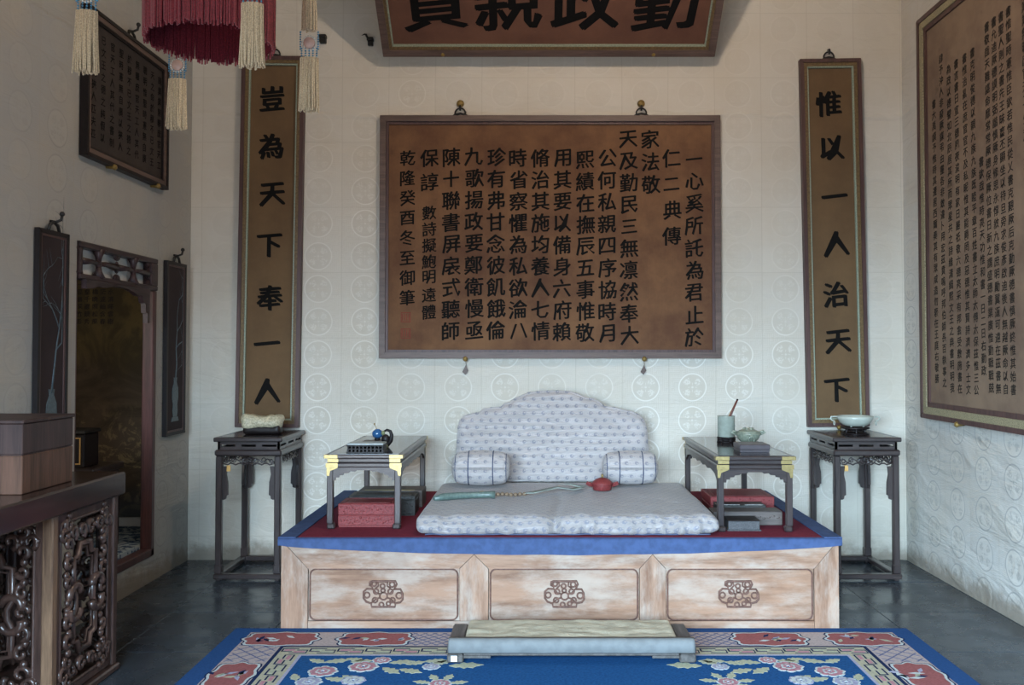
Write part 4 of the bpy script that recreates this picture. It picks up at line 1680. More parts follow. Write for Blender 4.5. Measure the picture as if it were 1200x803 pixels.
q.tube([(-0.02, 0, 0.012), (0.01, 0.01, 0.012), (0.03, 0.0, 0.035), (0.036, 0, 0.07), (0.028, 0, 0.092), (0.008, 0, 0.1), (-0.012, 0, 0.09)], [0.012, 0.014, 0.013, 0.011, 0.01, 0.008, 0.005], 8)
q.ball((0.0, 0.0, 0.045), 0.026, 10, (1, 0.7, 1.2))
q.build('root', M['frame_black'], r)
q = MB()
q.ball((-0.014, -0.004, 0.083), 0.012, 8, (1, 1, 1.2))
q.ball((-0.012, -0.03, 0.010), 0.012, 8, (1.2, 1, 0.8))
q.ball((0.012, -0.034, 0.008), 0.009, 8)
q.build('jade_piece', plain('moss_jade', '#737a55', 0.35, 0.5), r)

# on the right table
r = thing('brush_pot', 'cylindrical celadon brush pot on a black stand on the right table', 'pot', (1.165, 5.60, TZ))
q = MB()
for z in (0.0, 0.012, 0.024):
    q.lathe([(0.0001, z), (0.058, z), (0.060, z + 0.003), (0.056, z + 0.007), (0.0001, z + 0.007)], 24)
for k in range(5):
    a = 2 * PI * k / 5
    q.box(0.05 * math.cos(a) - 0.006, 0.05 * math.cos(a) + 0.006, 0.05 * math.sin(a) - 0.006, 0.05 * math.sin(a) + 0.006, 0.0, 0.03)
q.build('stand', M['frame_black'], r)
q = MB()
q.lathe([(0.0001, 0.0315), (0.052, 0.0315), (0.054, 0.035), (0.053, 0.155), (0.055, 0.161), (0.050, 0.161), (0.048, 0.155), (0.047, 0.04), (0.0001, 0.04)], 30)
q.build('body', M['celadon_pot'], r)
for k, (dx, c, ln) in enumerate(((0.0, '#5e2f25', 0.235), (-0.012, '#b08a62', 0.215))):
    b_ = thing('writing_brush', ('dark red-handled writing brush leaning in the celadon pot', 'pale-handled writing brush leaning in the celadon pot')[k], 'brush', (1.165 - 0.026 + dx * 0.5, 5.60 + 0.014 * k, TZ + 0.043))
    b_.rotation_euler = (0, math.radians(24 + 2 * k), 0)
    q = MB()
    q.tube([(0, 0, 0), (0, 0, ln * 0.7), (0, 0, ln)], [0.006, 0.007, 0.006], 8)
    q.build('handle', plain('brush_handle', c, 0.4), b_)
    q = MB()
    q.tube([(0, 0, ln), (0, 0, ln + 0.008)], [0.0075, 0.005], 8)
    q.build('cap', M['ink'], b_)
r = thing('jade_censer', 'squat grey-green jade bowl with lid and ear handles on the right table', 'bowl', (1.26, 5.42, TZ))
q = MB()
q.lathe([(0.0001, 0.012), (0.03, 0.012), (0.05, 0.022), (0.065, 0.042), (0.072, 0.064), (0.075, 0.072), (0.069, 0.072), (0.064, 0.05), (0.0001, 0.03)], 28)
for k in range(3):
    a = 2 * PI * k / 3 + 0.5
    q.ball((0.035 * math.cos(a), 0.035 * math.sin(a), 0.01), 0.0105, 8)
q.build('body', M['grey_jade'], r)
q = MB()
q.lathe([(0.069, 0.0725), (0.066, 0.080), (0.045, 0.090), (0.03, 0.094), (0.012, 0.1), (0.0001, 0.1)], 28)
for k in range(6):
    a = 2 * PI * k / 6
    q.ball((0.026 * math.cos(a), 0.026 * math.sin(a), 0.095), 0.009, 8)
q.build('lid', M['grey_jade'], r)
for s in (-1, 1):
    q = MB()
    q.tube([(s * 0.068, 0, 0.074), (s * 0.09, 0, 0.082), (s * 0.102, 0, 0.074), (s * 0.086, 0, 0.066), (s * 0.07, 0, 0.06)], [0.008, 0.008, 0.007, 0.006, 0.006], 8)
    q.build('ear_handle', M['grey_jade'], r)
q = MB()
q.tube([(0.016 * math.cos(2 * PI * k / 16) + 0.002, -0.077, 0.038 + 0.018 * math.sin(2 * PI * k / 16)) for k in range(16)], 0.0035, 6, closed=True)
q.ball((0.002, -0.07, 0.054), 0.011, 8)
q.build('mask_ring', M['grey_jade'], r)
lidded_box('flat_box', 'flat violet-grey wooden box at the front of the right table', 'box', 1.115, 1.285, 5.0, 5.17, TZ, TZ + 0.043, plain('violet_grey_wood', '#463f42', 0.4, 0.4, 0.1, 30), 0.35)

# on the mattress
r = thing('lacquer_censer', 'small round red lacquer box with two ears and gold knob on the mattress', 'box', (0.392, 5.60, MZ + 0.0005))
q = MB()
q.lathe([(0.0001, 0), (0.055, 0.0), (0.058, 0.004), (0.060, 0.026), (0.063, 0.034), (0.0001, 0.034)], 28)
q.build('body', M['red_lacquer'], r)
q = MB()
q.lathe([(0.066, 0.0345), (0.067, 0.040), (0.06, 0.05), (0.04, 0.066), (0.018, 0.074), (0.0001, 0.076)], 28)
q.build('lid', M['red_lacquer'], r)
q = MB()
q.lathe([(0.004, 0.075), (0.008, 0.08), (0.009, 0.09), (0.004, 0.098), (0.0001, 0.1)], 12)
q.build('knob', M['brass'], r)
for s in (-1, 1):
    q = MB()
    q.tube([(s * 0.058, 0, 0.03), (s * 0.075, 0, 0.038), (s * 0.095, 0, 0.046), (s * 0.1, 0, 0.038), (s * 0.082, 0, 0.028), (s * 0.06, 0, 0.022)], [0.008, 0.008, 0.007, 0.006, 0.006, 0.006], 8)
    q.build('ear', M['red_lacquer'], r)

r = thing('ruyi_sceptre', 'long green jade sceptre with a ribbon laid across the mattress', 'sceptre', (-0.36, 5.30, MZ + 0.003))


def ribbon(mb, pts, w, th=0.0025):
    vs = []
    fs = []
    n = len(pts)
    for i, p in enumerate(pts):
        p = Vector(p)
        t = Vector(pts[min(i + 1, n - 1)]) - Vector(pts[max(i - 1, 0)])
        t.normalize()
        sd = Vector((-t.y, t.x, 0))
        if sd.length < 1e-4:
            sd = Vector((0, 1, 0))
        sd.normalize()
        up = Vector((0, 0, 1))
        for (a, b) in ((-1, 0), (1, 0), (1, 1), (-1, 1)):
            vs.append(p + sd * a * w / 2 + up * b * th)
    for i in range(n - 1):
        for k in range(4):
            l = (k + 1) % 4
            fs.append((i * 4 + k, i * 4 + l, i * 4 + 4 + l, i * 4 + 4 + k))
    fs.append((3, 2, 1, 0))
    fs.append(tuple((n - 1) * 4 + k for k in range(4)))
    mb.add(vs, fs, True)


q = MB()
q.tube([(-0.245, -0.115, 0.010), (-0.20, -0.07, 0.013), (-0.12, -0.035, 0.014), (-0.03, -0.01, 0.014), (0.06, 0.0, 0.015), (0.10, 0.0, 0.014)], [0.012, 0.022, 0.021, 0.019, 0.020, 0.023], 10)
q.build('shaft', M['green_jade'], r)
q = MB()
q.ball((0.02, 0.055, 0.014), 0.03, 10, (1, 0.7, 0.45))
q.build('amber_tip', M['amber'], r)
q = MB()
for k in range(7):
    q.ball((0.115 + 0.026 * k, 0.03 + 0.014 * math.sin(k * 1.4), 0.012), 0.014, 8, (1, 1, 0.8))
q.build('knotted_cord', plain('brown_cord', '#7d6a55', 0.7), r)
q = MB()
ribbon(q, [(0.30, 0.05, 0.014), (0.33, 0.045, 0.02), (0.36, 0.08, 0.022), (0.39, 0.13, 0.02), (0.43, 0.175, 0.022), (0.47, 0.19, 0.03), (0.51, 0.185, 0.024), (0.56, 0.2, 0.014), (0.60, 0.23, 0.018), (0.62, 0.27, 0.02)], 0.055)
ribbon(q, [(0.26, 0.07, 0.012), (0.29, 0.04, 0.018), (0.32, 0.06, 0.02)], 0.04)
ribbon(q, [(0.48, 0.40, 0.012), (0.52, 0.35, 0.025), (0.56, 0.31, 0.03), (0.60, 0.27, 0.022), (0.63, 0.30, 0.02), (0.60, 0.36, 0.015)], 0.045)
q.build('ribbon', M['ribbon'], r)


# ------------------------------------------------------------------ tall stands
def tall_stand(label, x0, y0, w=0.40, d=0.54, h=0.905):
    r = thing('flower_stand', label, 'stand', (x0, y0, 0), (0, 0, 0), 'tall dark stands beside the bed')
    q = MB()
    q.box(-0.018, w + 0.018, -0.018, d + 0.0, h - 0.028, h, 0.005)
    t_ = q.build('tabletop', M['rosewood_h'], r)
    q = MB()
    q.box(0.018, w - 0.018, 0.018, d - 0.03, h, h + 0.001)
    q.build('polished_surface', M['stand_top'], t_)
    # waist with three slots on every side
    q = MB()
    z0, z1 = h - 0.078, h - 0.0285
    s0, s1 = z0 + 0.018, z1 - 0.018
    for (yy, ax) in ((0.004, 0), (d - 0.018, 0), (0.004, 1), (w - 0.018, 1)):
        LL = (w if ax == 0 else d - 0.0) - 0.008

        def bb_(a0, a1, c0, c1):
            if ax == 0:
                q.box(0.004 + a0, 0.004 + a1, yy, yy + 0.014, c0, c1)
            else:
                q.box(yy, yy + 0.014, 0.004 + a0, 0.004 + a1, c0, c1)
        bb_(0, LL, z0, s0)
        bb_(0, LL, s1, z1)
        cell = LL / 3
        bb_(0, cell * 0.15, s0, s1)
        bb_(LL - cell * 0.15, LL, s0, s1)
        for k in (1, 2):
            bb_(k * cell - cell * 0.15, k * cell + cell * 0.15, s0, s1)
    q.build('slotted_waist', M['rosewood_h'], r)
    q = MB()
    q.box(-0.012, w + 0.012, -0.012, d - 0.006, h - 0.118, h - 0.0785, 0.009)
    q.build('shoulder', M['rosewood_h'], r)
    for sx in (0, 1):
        for sy in (0, 1):
            lx = -0.006 if sx == 0 else w - 0.034
            ly = -0.006 if sy == 0 else d - 0.046
            q = MB()
            q.box(lx, lx + 0.04, ly, ly + 0.04, 0.06, h - 0.1185, 0.006)
            q.box(lx - 0.003, lx + 0.043, ly - 0.003, ly + 0.043, 0.0455, 0.10, 0.004)
            q.build('leg', M['rosewood'], r)
            # carved drop brackets beside the leg
            q = MB()
            br_ = [(0, 0), (0.030, 0), (0.024, -0.05), (0.034, -0.10), (0.036, -0.18), (0.026, -0.185), (0.022, -0.205), (0.012, -0.21), (0, -0.21)]
            s = 1 if sx == 0 else -1
            px_ = lx + (0.0405 if sx == 0 else -0.0005)
            q.prism([(px_ + s * a, b + h - 0.185) for a, b in (br_ if s == 1 else br_[::-1])], ly + 0.012, ly + 0.028)
            s = 1 if sy == 0 else -1
            py_ = ly + (0.0405 if sy == 0 else -0.0005)
            q.prism([(s * a, b) for a, b in br_], 0, 0.016, Matrix.Translation((lx + 0.028, py_, h - 0.185)) @ Matrix.Rotation(PI / 2, 4, 'Z'))
            q.build('bracket', M['rosewood'], r)
    # openwork apron: scrolls between two thin rails
    for (ax, off) in ((0, 0.012), (0, d - 0.03), (1, 0.012), (1, w - 0.018)):
        q = MB()
        LL = (w - 0.068) if ax == 0 else (d - 0.086)
        zc_ = h - 0.149

        def P_(a, b):
            return (0.034 + a, off, b) if ax == 0 else (off, 0.034 + a, b)
        k = max(6, int(LL / 0.042))
        for i in range(k):
            c = LL * (i + 0.5) / k
            R = 0.0135 if i % 2 else 0.011
            q.tube([P_(c + R * math.cos(2 * PI * j / 10), zc_ + (0.004 if i % 2 else -0.003) + R * math.sin(2 * PI * j / 10)) for j in range(10)], 0.0038, 5, closed=True)
        q.tube([P_(LL * j / 20, zc_ - 0.020 + 0.006 * math.cos(j * 1.9)) for j in range(21)], 0.005, 6)
        q.tube([P_(LL * j / 20, zc_ + 0.012 * math.sin(j * 1.55)) for j in range(21)], 0.0042, 5)
        cm = LL / 2
        for s in (-1, 1):
            q.tube([P_(cm, zc_ - 0.012), P_(cm + s * 0.03, zc_ - 0.008), P_(cm + s * 0.045, zc_ + 0.006), P_(cm + s * 0.02, zc_ + 0.014)], 0.007, 6)
        q.build('openwork_apron', M['rosewood_h'], r)
    for (a0, a1, b0, b1) in ((-0.014, w + 0.014, -0.014, 0.03), (-0.014, w + 0.014, d - 0.052, d - 0.008), (-0.014, 0.03, 0.0305, d - 0.0525), (w - 0.03, w + 0.014, 0.0305, d - 0.0525)):
        q = MB()
        q.box(a0, a1, b0, b1, 0.012, 0.045, 0.005)
        q.build('base_stretcher', M['rosewood_h'], r)
    for sx in (0.0, w - 0.03):
        for sy in (0.0, d - 0.04):
            q = MB()
            q.box(sx, sx + 0.03, sy, sy + 0.03, 0.0005, 0.0118, 0.002)
            q.build('foot', M['rosewood'], r)
    q = MB()
    q.box(0.06, 0.085, 0.006, 0.010, h - 0.215, h - 0.178)
    q.build('paper_tag', M['amber'], r)
    return r


tall_stand('tall dark carved stand left of the bed, carrying the cream stone', -2.045, 5.70)
tall_stand('tall dark carved stand right of the bed, carrying the celadon bowl', 1.875, 5.70)
SZ = 0.9065

# cream carved stone on its base (left stand)
r = thing('carved_jade_rock', 'cream carved jade rock on a dark base on the left stand', 'ornament', (-1.83, 5.93, SZ))
q = MB()


def rock_fn(p):
    nz = noise.noise(Vector((p.x * 14, p.y * 14, p.z * 20)))
    n3 = noise.noise(Vector((p.x * 45, p.y * 45, p.z * 45)))
    c = Vector((0, 0, 0.075))
    d = (p - c)
    wx = 1.0 - 0.18 * math.exp(-((p.x + 0.0) / 0.05) ** 2) * (1 if p.z > 0.08 else 0)
    return c + Vector((d.x * (1 + 0.12 * nz), d.y * (1 + 0.15 * nz), d.z * wx * (1 + 0.25 * nz + 0.12 * n3)))


q.rbox(-0.14, 0.14, -0.06, 0.06, 0.03, 0.125, 0.047, (30, 14, 10), rock_fn)
q.build('rock', M['pale_jade'], r)
q = MB()
q.rbox(-0.115, 0.13, -0.05, 0.05, 0.0, 0.055, 0.02, (16, 8, 5), lambda p: Vector((p.x, p.y, max(0.0, p.z * (1 + 0.3 * noise.noise(p * 22))))))
q.build('base', M['frame_black'], r)

# celadon bowl with ring handles (right stand)
r = thing('celadon_bowl', 'pale celadon bowl with ring handles on a black stand, right stand', 'bowl', (2.085, 5.93, SZ))
q = MB()
q.lathe([(0.0001, 0.0), (0.085, 0.0), (0.088, 0.004), (0.08, 0.009), (0.0001, 0.009)], 26)
q.lathe([(0.0001, 0.034), (0.085, 0.034), (0.093, 0.038), (0.088, 0.047), (0.0001, 0.047)], 26)
for k in range(6):
    a = 2 * PI * k / 6 + 0.3
    q.tube([(0.075 * math.cos(a), 0.075 * math.sin(a), 0.008), (0.06 * math.cos(a), 0.06 * math.sin(a), 0.022), (0.075 * math.cos(a), 0.075 * math.sin(a), 0.036)], 0.007, 6)
q.tube([(0.045 * math.cos(2 * PI * k / 20), 0.045 * math.sin(2 * PI * k / 20), 0.022) for k in range(20)], 0.006, 6, closed=True)
q.build('stand', M['frame_black'], r)
q = MB()
q.lathe([(0.0001, 0.052), (0.06, 0.052), (0.08, 0.06), (0.1, 0.078), (0.112, 0.1), (0.118, 0.118), (0.113, 0.118), (0.104, 0.1), (0.09, 0.08), (0.0001, 0.064)], 34)
for k in range(4):
    a = 2 * PI * k / 4 + PI / 4
    q.ball((0.055 * math.cos(a), 0.055 * math.sin(a), 0.0535), 0.009, 8, (1, 1, 0.7))
q.build('body', M['celadon'], r)
for s in (-1, 1):
    q = MB()
    q.tube([(s * 0.108, 0, 0.112), (s * 0.135, 0, 0.114), (s * 0.158, 0, 0.112), (s * 0.162, 0, 0.1), (s * 0.15, 0, 0.088), (s * 0.135, 0, 0.086)], [0.005, 0.005, 0.006, 0.006, 0.005, 0.004], 8)
    h_ = q.build('handle', M['celadon'], r)
    q = MB()
    q.tube([(s * 0.138, 0.013 * math.cos(2 * PI * k / 14), 0.073 + 0.015 * math.sin(2 * PI * k / 14)) for k in range(14)], 0.003, 6, closed=True)
    q.build('loose_ring', M['celadon'], h_)

# ------------------------------------------------------------------ footstool
FX0, FX1, FY0, FY1 = -0.425, 0.722, 4.16, 4.49
fs_ = thing('footstool', 'long low wooden footstool with cream cushion in front of the bed', 'footstool', ((FX0 + FX1) / 2, FY0, 0.0166))
fw = (FX1 - FX0) / 2
fd = FY1 - FY0
FM = wood('weathered_stool_wood', '#35322f', '#5a5552', 1, 0.6)
for s in (-1, 1):
    q = MB()
    a, b = (-fw, -fw + 0.075) if s < 0 else (fw - 0.075, fw)
    q.box(a, b, -0.005, fd, 0.038, 0.082, 0.008)
    q.build('end_board', FM, fs_)
    for (ya, yb) in ((0.0, 0.09), (fd - 0.1, fd - 0.01)):
        q = MB()
        q.box(a, b, ya, yb, 0.0, 0.0375, 0.006)
        q.build('foot', FM, fs_)
q = MB()
q.box(-fw + 0.076, fw - 0.076, 0.005, fd - 0.01, 0.030, 0.062, 0.004)
q.box(-fw + 0.076, -fw + 0.2, 0.012, 0.04, 0.018, 0.0295)
q.box(fw - 0.2, fw - 0.076, 0.012, 0.04, 0.018, 0.0295)
q.build('frame', FM, fs_)
q = MB()


def cush(p):
    t = p.y / fd
    n_ = noise.noise(Vector((p.x * 7, p.y * 16, 0)))
    n2 = noise.noise(Vector((p.x * 22, p.y * 30, 3)))
    top_ = (p.z - 0.0625) / 0.05
    x = p.x
    if p.y < 0.05:                       # the front roll is wider and covers the ends
        x = p.x * (1 + 0.145 * (1 - max(p.y, 0) / 0.05) ** 0.5 * 1.0)
    z = p.z + top_ * (0.006 * n_ + 0.003 * n2)
    if p.y < 0.03:
        z -= 0.020 * (1 - top_)
    return Vector((max(-fw + 0.004, min(fw - 0.004, x)), p.y, z))


FC = NT('cream_stool_cloth', 0.75, 0.2)
FC.color(FC.mix(FC.sstep(FC.noise(FC.vmul(FC.objco(), (1, 1, 1)), 12, 5), 0.3, 0.7), srgb('#b8b09a'), srgb('#a29b87')))
FC.normal(FC.bump(FC.noise(FC.objco(), 14, 4, 0.6, 1.5), 0.4, 0.015))
q.rbox(-fw + 0.077, fw - 0.077, 0.004, fd - 0.004, 0.0625, 0.105, 0.018, (90, 30, 6), cush)
q.build('cushion', FC.m, fs_)
q = MB()
vs = []
nn = 90
for i in range(nn + 1):
    x = -fw + 0.008 + (2 * fw - 0.016) * i / nn
    w_ = 0.003 * noise.noise(Vector((x * 12, 0, 0)))
    for (yy, zz) in ((0.028, 0.111), (0.004, 0.111), (-0.012, 0.104), (-0.017 - w_, 0.085), (-0.017 - w_, 0.052), (-0.012 - w_, 0.048), (-0.0065, 0.06), (-0.0065, 0.084), (0.004, 0.1065), (0.028, 0.1065)):
        vs.append((x, yy, zz + 0.0015 * noise.noise(Vector((x * 9, 0, 5)))))
fs = []
for i in range(nn):
    for k in range(10):
        l = (k + 1) % 10
        fs.append((i * 10 + k, i * 10 + l, (i + 1) * 10 + l, (i + 1) * 10 + k))
fs.append(list(range(10)))
fs.append([nn * 10 + k for k in range(9, -1, -1)])
q.add(vs, fs, True)
q.build('front_cloth', plain('pale_grey_cloth', '#6a6d6d', 0.7, 0.2, 0.1, 20, bump=0.2), fs_)
q = MB()
q.box(-fw + 0.02, -fw + 0.048, -0.0155, -0.0145, 0.012, 0.038)
tg = q.build('paper_tag', M['white'], fs_)
tg['label'] = 'small white paper tag with red edge'

# ------------------------------------------------------------------ rug
GX0, GX1, GY0, GY1 = -1.575, 1.905, 2.35, 4.692
RT = 0.012
PILE = {}


def pile(name, c, var=0.12):
    return plain(name, c, 0.95, 0.08, var, 90, bump=0.25)


PILE = dict(navy=pile('rug_navy_pile', '#25446f'), field=pile('rug_blue_pile', '#1b4571', 0.18), pink=pile('rug_dusty_pink_pile', '#9c8e8a'),
            red=pile('rug_red_pile', '#85504f'), beige=pile('rug_beige_pile', '#9a9580'), white=pile('rug_white_pile', '#aab0ae'), dark=pile('rug_dark_line_pile', '#182544'),
            green=pile('rug_sage_pile', '#999a84'), rose=pile('rug_rose_pile', '#a0737a'), lilac=pile('rug_lilac_pile', '#8f8ea0'), slate=pile('rug_slate_pile', '#5c6079'))
rug = thing('rug', 'blue floral rug with red cartouche border in front of the bed', 'rug', ((GX0 + GX1) / 2, GY0, 0.0008))
rx, ryy = -(GX0 + GX1) / 2, -GY0


def flat(mb, pts, z0, z1):
    n = len(pts)
    vs = [(p[0] + rx, p[1] + ryy, z0) for p in pts] + [(p[0] + rx, p[1] + ryy, z1) for p in pts]
    fs = [list(range(n)), list(range(2 * n - 1, n - 1, -1))]
    for i in range(n):
        j = (i + 1) % n
        fs.append((i, i + n, j + n, j))
    mb.add(vs, fs)


def frect(mb, x0, x1, y0, y1, z0, z1):
    flat(mb, [(x0, y0), (x1, y0), (x1, y1), (x0, y1)], z0, z1)


def ringband(mb, inset, w, z1, asym=0.03):
    """rectangular ring; the back side is asym narrower from the edge"""
    x0, x1, y0, y1 = GX0 + inset, GX1 - inset, GY0 + inset, GY1 - inset + asym
    frect(mb, x0, x1, y1 - w, y1, RT - 0.002, z1)
    frect(mb, x0, x1, y0, y0 + w, RT - 0.002, z1)
    frect(mb, x0, x0 + w, y0 + w, y1 - w, RT - 0.002, z1)
    frect(mb, x1 - w, x1, y0 + w, y1 - w, RT - 0.002, z1)


q = MB()
frect(q, GX0, GX1, GY0, GY1, 0.0, RT)
q.build('outer_border', PILE['navy'], rug)
I0, W0 = 0.10, 0.215             # cartouche band
I1 = I0 + W0
q = MB()
ringband(q, I0, W0, RT + 0.0008)
q.build('wide_border', PILE['pink'], rug)
q = MB()
ringband(q, I1, 0.018, RT + 0.001)
q.build('dark_line', PILE['dark'], rug)
W2 = 0.105
q = MB()
ringband(q, I1 + 0.018, W2, RT + 0.0010)
q.build('fret_border', PILE['beige'], rug)
q = MB()
ringband(q, I1 + 0.018 + W2, 0.014, RT + 0.0012)
q.build('pale_line', PILE['lilac'], rug)
I3 = I1 + 0.018 + W2 + 0.014
FXa, FXb, FYa, FYb = GX0 + I3, GX1 - I3, GY0 + I3, GY1 - I3 + 0.03
q = MB()
frect(q, FXa, FXb, FYa, FYb, RT - 0.002, RT + 0.0009)
q.build('field', PILE['field'], rug)

# key fret: hooked dark bars and rose infills round the fret band
qd, qr, qw = MB(), MB(), MB()


def fret_run(p0, p1, inward):
    p0, p1, iw = Vector(p0), Vector(p1), Vector(inward)
    L_ = (p1 - p0).length
    d = (p1 - p0) / L_
    n = int(L_ / 0.13)
    st = L_ / n
    z = (RT, RT + 0.0016)

    def bar(mb, a0, a1, b0, b1):
        c = [p0 + d * a0 + iw * b0, p0 + d * a1 + iw * b0, p0 + d * a1 + iw * b1, p0 + d * a0 + iw * b1]
        flat(mb, [(v.x, v.y) for v in c], *z)
    for i in range(n):
        a = i * st
        col = (qr, qw)[i % 2]
        # interlocking T hooks
        bar(qd, a + 0.004, a + st * 0.62, 0.018, 0.026)
        bar(qd, a + 0.004, a + 0.012, 0.026, 0.062)
        bar(qd, a + 0.004, a + st * 0.42, 0.054, 0.062)
        bar(qd, a + st * 0.36, a + st * 0.98, 0.080, 0.088)
        bar(qd, a + st * 0.94, a + st * 0.98, 0.044, 0.080)
        bar(qd, a + st * 0.58, a + st * 0.98, 0.038, 0.046)
        bar(col, a + 0.018, a + st * 0.50, 0.032, 0.050)
        bar(col, a + st * 0.50, a + st * 0.90, 0.056, 0.074)


fi = I1 + 0.018
fx0, fx1, fy0, fy1 = GX0 + fi, GX1 - fi, GY0 + fi, GY1 - fi + 0.03
fret_run((fx0, fy1), (fx1, fy1), (0, -1))
fret_run((fx0, fy0), (fx1, fy0), (0, 1))
fret_run((fx0, fy0 + W2), (fx0, fy1 - W2), (1, 0))
fret_run((fx1, fy0 + W2), (fx1, fy1 - W2), (-1, 0))
qd.build('fret_line', PILE['dark'], rug, stuff=True)
qr.build('fret_rose_block', PILE['rose'], rug, stuff=True)
qw.build('fret_sage_block', PILE['green'], rug, stuff=True)


def lobed(cx, cy, hx, hy, n=40, k=8):
    pts = []
    for i in range(n):
        a = 2 * PI * i / n
        c, s = math.cos(a), math.sin(a)
        rr_ = (abs(c) ** 3.2 + abs(s) ** 3.2) ** (-1 / 3.2)
        rr_ *= 1 + 0.075 * math.cos(k * a)
        pts.append((cx + hx * rr_ * c, cy + hy * rr_ * s))
    return pts


by = GY1 - I0 + 0.03 - W0 / 2
fy_ = GY0 + I0 + W0 / 2
lx_ = GX0 + I0 + W0 / 2
rx_ = GX1 - I0 - W0 / 2
rnd = random.Random(11)


def motif(mb_map, cx, cy, s):
    for k in range(9):
        a = rnd.uniform(0, 2 * PI)
        R = rnd.uniform(0.2, 0.9) * s
        x, y = cx + 1.7 * R * math.cos(a), cy + 0.6 * R * math.sin(a)
        L_ = rnd.uniform(0.02, 0.04)
        t = rnd.uniform(0, PI)
        pts = [(x + L_ * math.cos(t), y + L_ * math.sin(t)), (x - 0.012 * math.sin(t), y + 0.012 * math.cos(t)), (x - L_ * math.cos(t), y - L_ * math.sin(t)), (x + 0.012 * math.sin(t), y - 0.012 * math.cos(t))]
        flat(mb_map[rnd.choice(('white', 'dark', 'green', 'lilac'))], pts, RT, RT + 0.0026)


carts = []
for cx in (-1.29, -0.82, 1.15, 1.62, 0.16):
    carts.append((cx, by, 0.18, 0.103))
for cx in (-1.2, -0.5, 0.16, 0.84, 1.5):
    carts.append((cx, fy_, 0.16, 0.098))
for yy in (4.02, 3.5, 2.98):
    carts.append((lx_, yy, 0.098, 0.15))
    carts.append((rx_, yy, 0.098, 0.15))
for (cx, cy, hx, hy) in carts:
    q = MB()
    flat(q, lobed(cx, cy, hx + 0.012, hy + 0.008), RT, RT + 0.0014)
    c_ = q.build('cartouche', PILE['dark'], rug)
    q = MB()
    flat(q, lobed(cx, cy, hx + 0.004, hy + 0.002), RT, RT + 0.0018)
    q.build('pale_rim', PILE['white'], c_)
    q = MB()
    flat(q, lobed(cx, cy, hx - 0.008, hy - 0.008), RT, RT + 0.0022)
    q.build('red_ground', PILE['red'], c_)
    mm = {k: MB() for k in ('white', 'dark', 'green', 'lilac')}
    motif(mm, cx, cy, min(hx, hy))
    for k, mb in mm.items():
        if mb.v:
            mb.build('motif', PILE[k], c_, stuff=True)
# lattice patches between cartouches
q = MB()
qd2 = MB()


def lattice(x0, x1, y0, y1, st=0.05, mb=None):
    n = int((x1 - x0 + y1 - y0) / st)
    w = 0.005
    for i in range(-n, n + 1):
        for s in (1, -1):
            # line x = c + s*(y-y0)
            c = x0 + i * st if s == 1 else x1 - i * st
            pa = []
            ya, yb = y0, y1
            xa, xb = c, c + s * (y1 - y0)
            # clip to x range
            def clip(x):
                return y0 + (x - c) * s
            lo, hi = y0, y1
            for X in (x0, x1):
                pass
            y_at0, y_at1 = clip(x0), clip(x1)
            lo = max(lo, min(y_at0, y_at1))
            hi = min(hi, max(y_at0, y_at1))
            if hi - lo > 0.01:
                A = (c + s * (lo - y0), lo)
                B = (c + s * (hi - y0), hi)
                flat(mb, [(A[0] - w, A[1]), (A[0] + w, A[1]), (B[0] + w, B[1]), (B[0] - w, B[1])], RT, RT + 0.0013)


bw = W0 / 2 - 0.012
lattice(-0.66, -0.05, by - bw, by + bw, 0.05, q)
lattice(0.37, 0.98, by - bw, by + bw, 0.05, q)
for (yy0, yy1) in ((4.19, 4.44), (3.67, 3.85), (3.15, 3.33)):
    lattice(lx_ - bw, lx_ + bw, yy0, yy1, 0.075, q)
    lattice(rx_ - bw, rx_ + bw, yy0, yy1, 0.075, q)
q.build('lattice_pattern', PILE['slate'], rug, stuff=True)


# flower sprays
def petal_ring(mb, cx, cy, R, n, pr, z, ph=0):
    for k in range(n):
        a = 2 * PI * k / n + ph
        px_, py_ = cx + R * math.cos(a), cy + R * math.sin(a)
        flat(mb, [(px_ + pr * math.cos(b) * (1 + 0.15 * math.cos(3 * b)), py_ + pr * math.sin(b)) for b in [2 * PI * j / 9 for j in range(9)]], RT, z)


def peony(cx, cy, R, c1='rose', c2='white'):
    q = MB()
    petal_ring(q, cx, cy, R * 0.66, 8, R * 0.36, RT + 0.0024)
    f_ = q.build('flower', PILE[c2], rug)
    q = MB()
    petal_ring(q, cx, cy, R * 0.60, 8, R * 0.27, RT + 0.0028)
    q.build('outer_petals', PILE[c1], f_)
    q = MB()
    petal_ring(q, cx, cy, R * 0.30, 6, R * 0.20, RT + 0.0031, 0.4)
    q.build('inner_petals', PILE[c2], f_)
    q = MB()
    petal_ring(q, cx, cy, R * 0.24, 6, R * 0.12, RT + 0.0034, 0.4)
    q.build('heart', PILE[c1], f_)


def leaf(cx, cy, L_, a, c='green'):
    q = MB()
    ca, sa = math.cos(a), math.sin(a)
    sh = [(0, 0.0), (0.2, 0.16), (0.3, 0.12), (0.42, 0.26), (0.52, 0.17), (0.68, 0.24), (0.78, 0.11), (1, 0.0), (0.78, -0.11), (0.68, -0.24), (0.52, -0.17), (0.42, -0.26), (0.3, -0.12), (0.2, -0.16)]
    flat(q, [(cx + L_ * (x * ca - y * sa), cy + L_ * (x * sa + y * ca)) for x, y in sh], RT, RT + 0.002)
    q.build('leaf', PILE[c], rug)


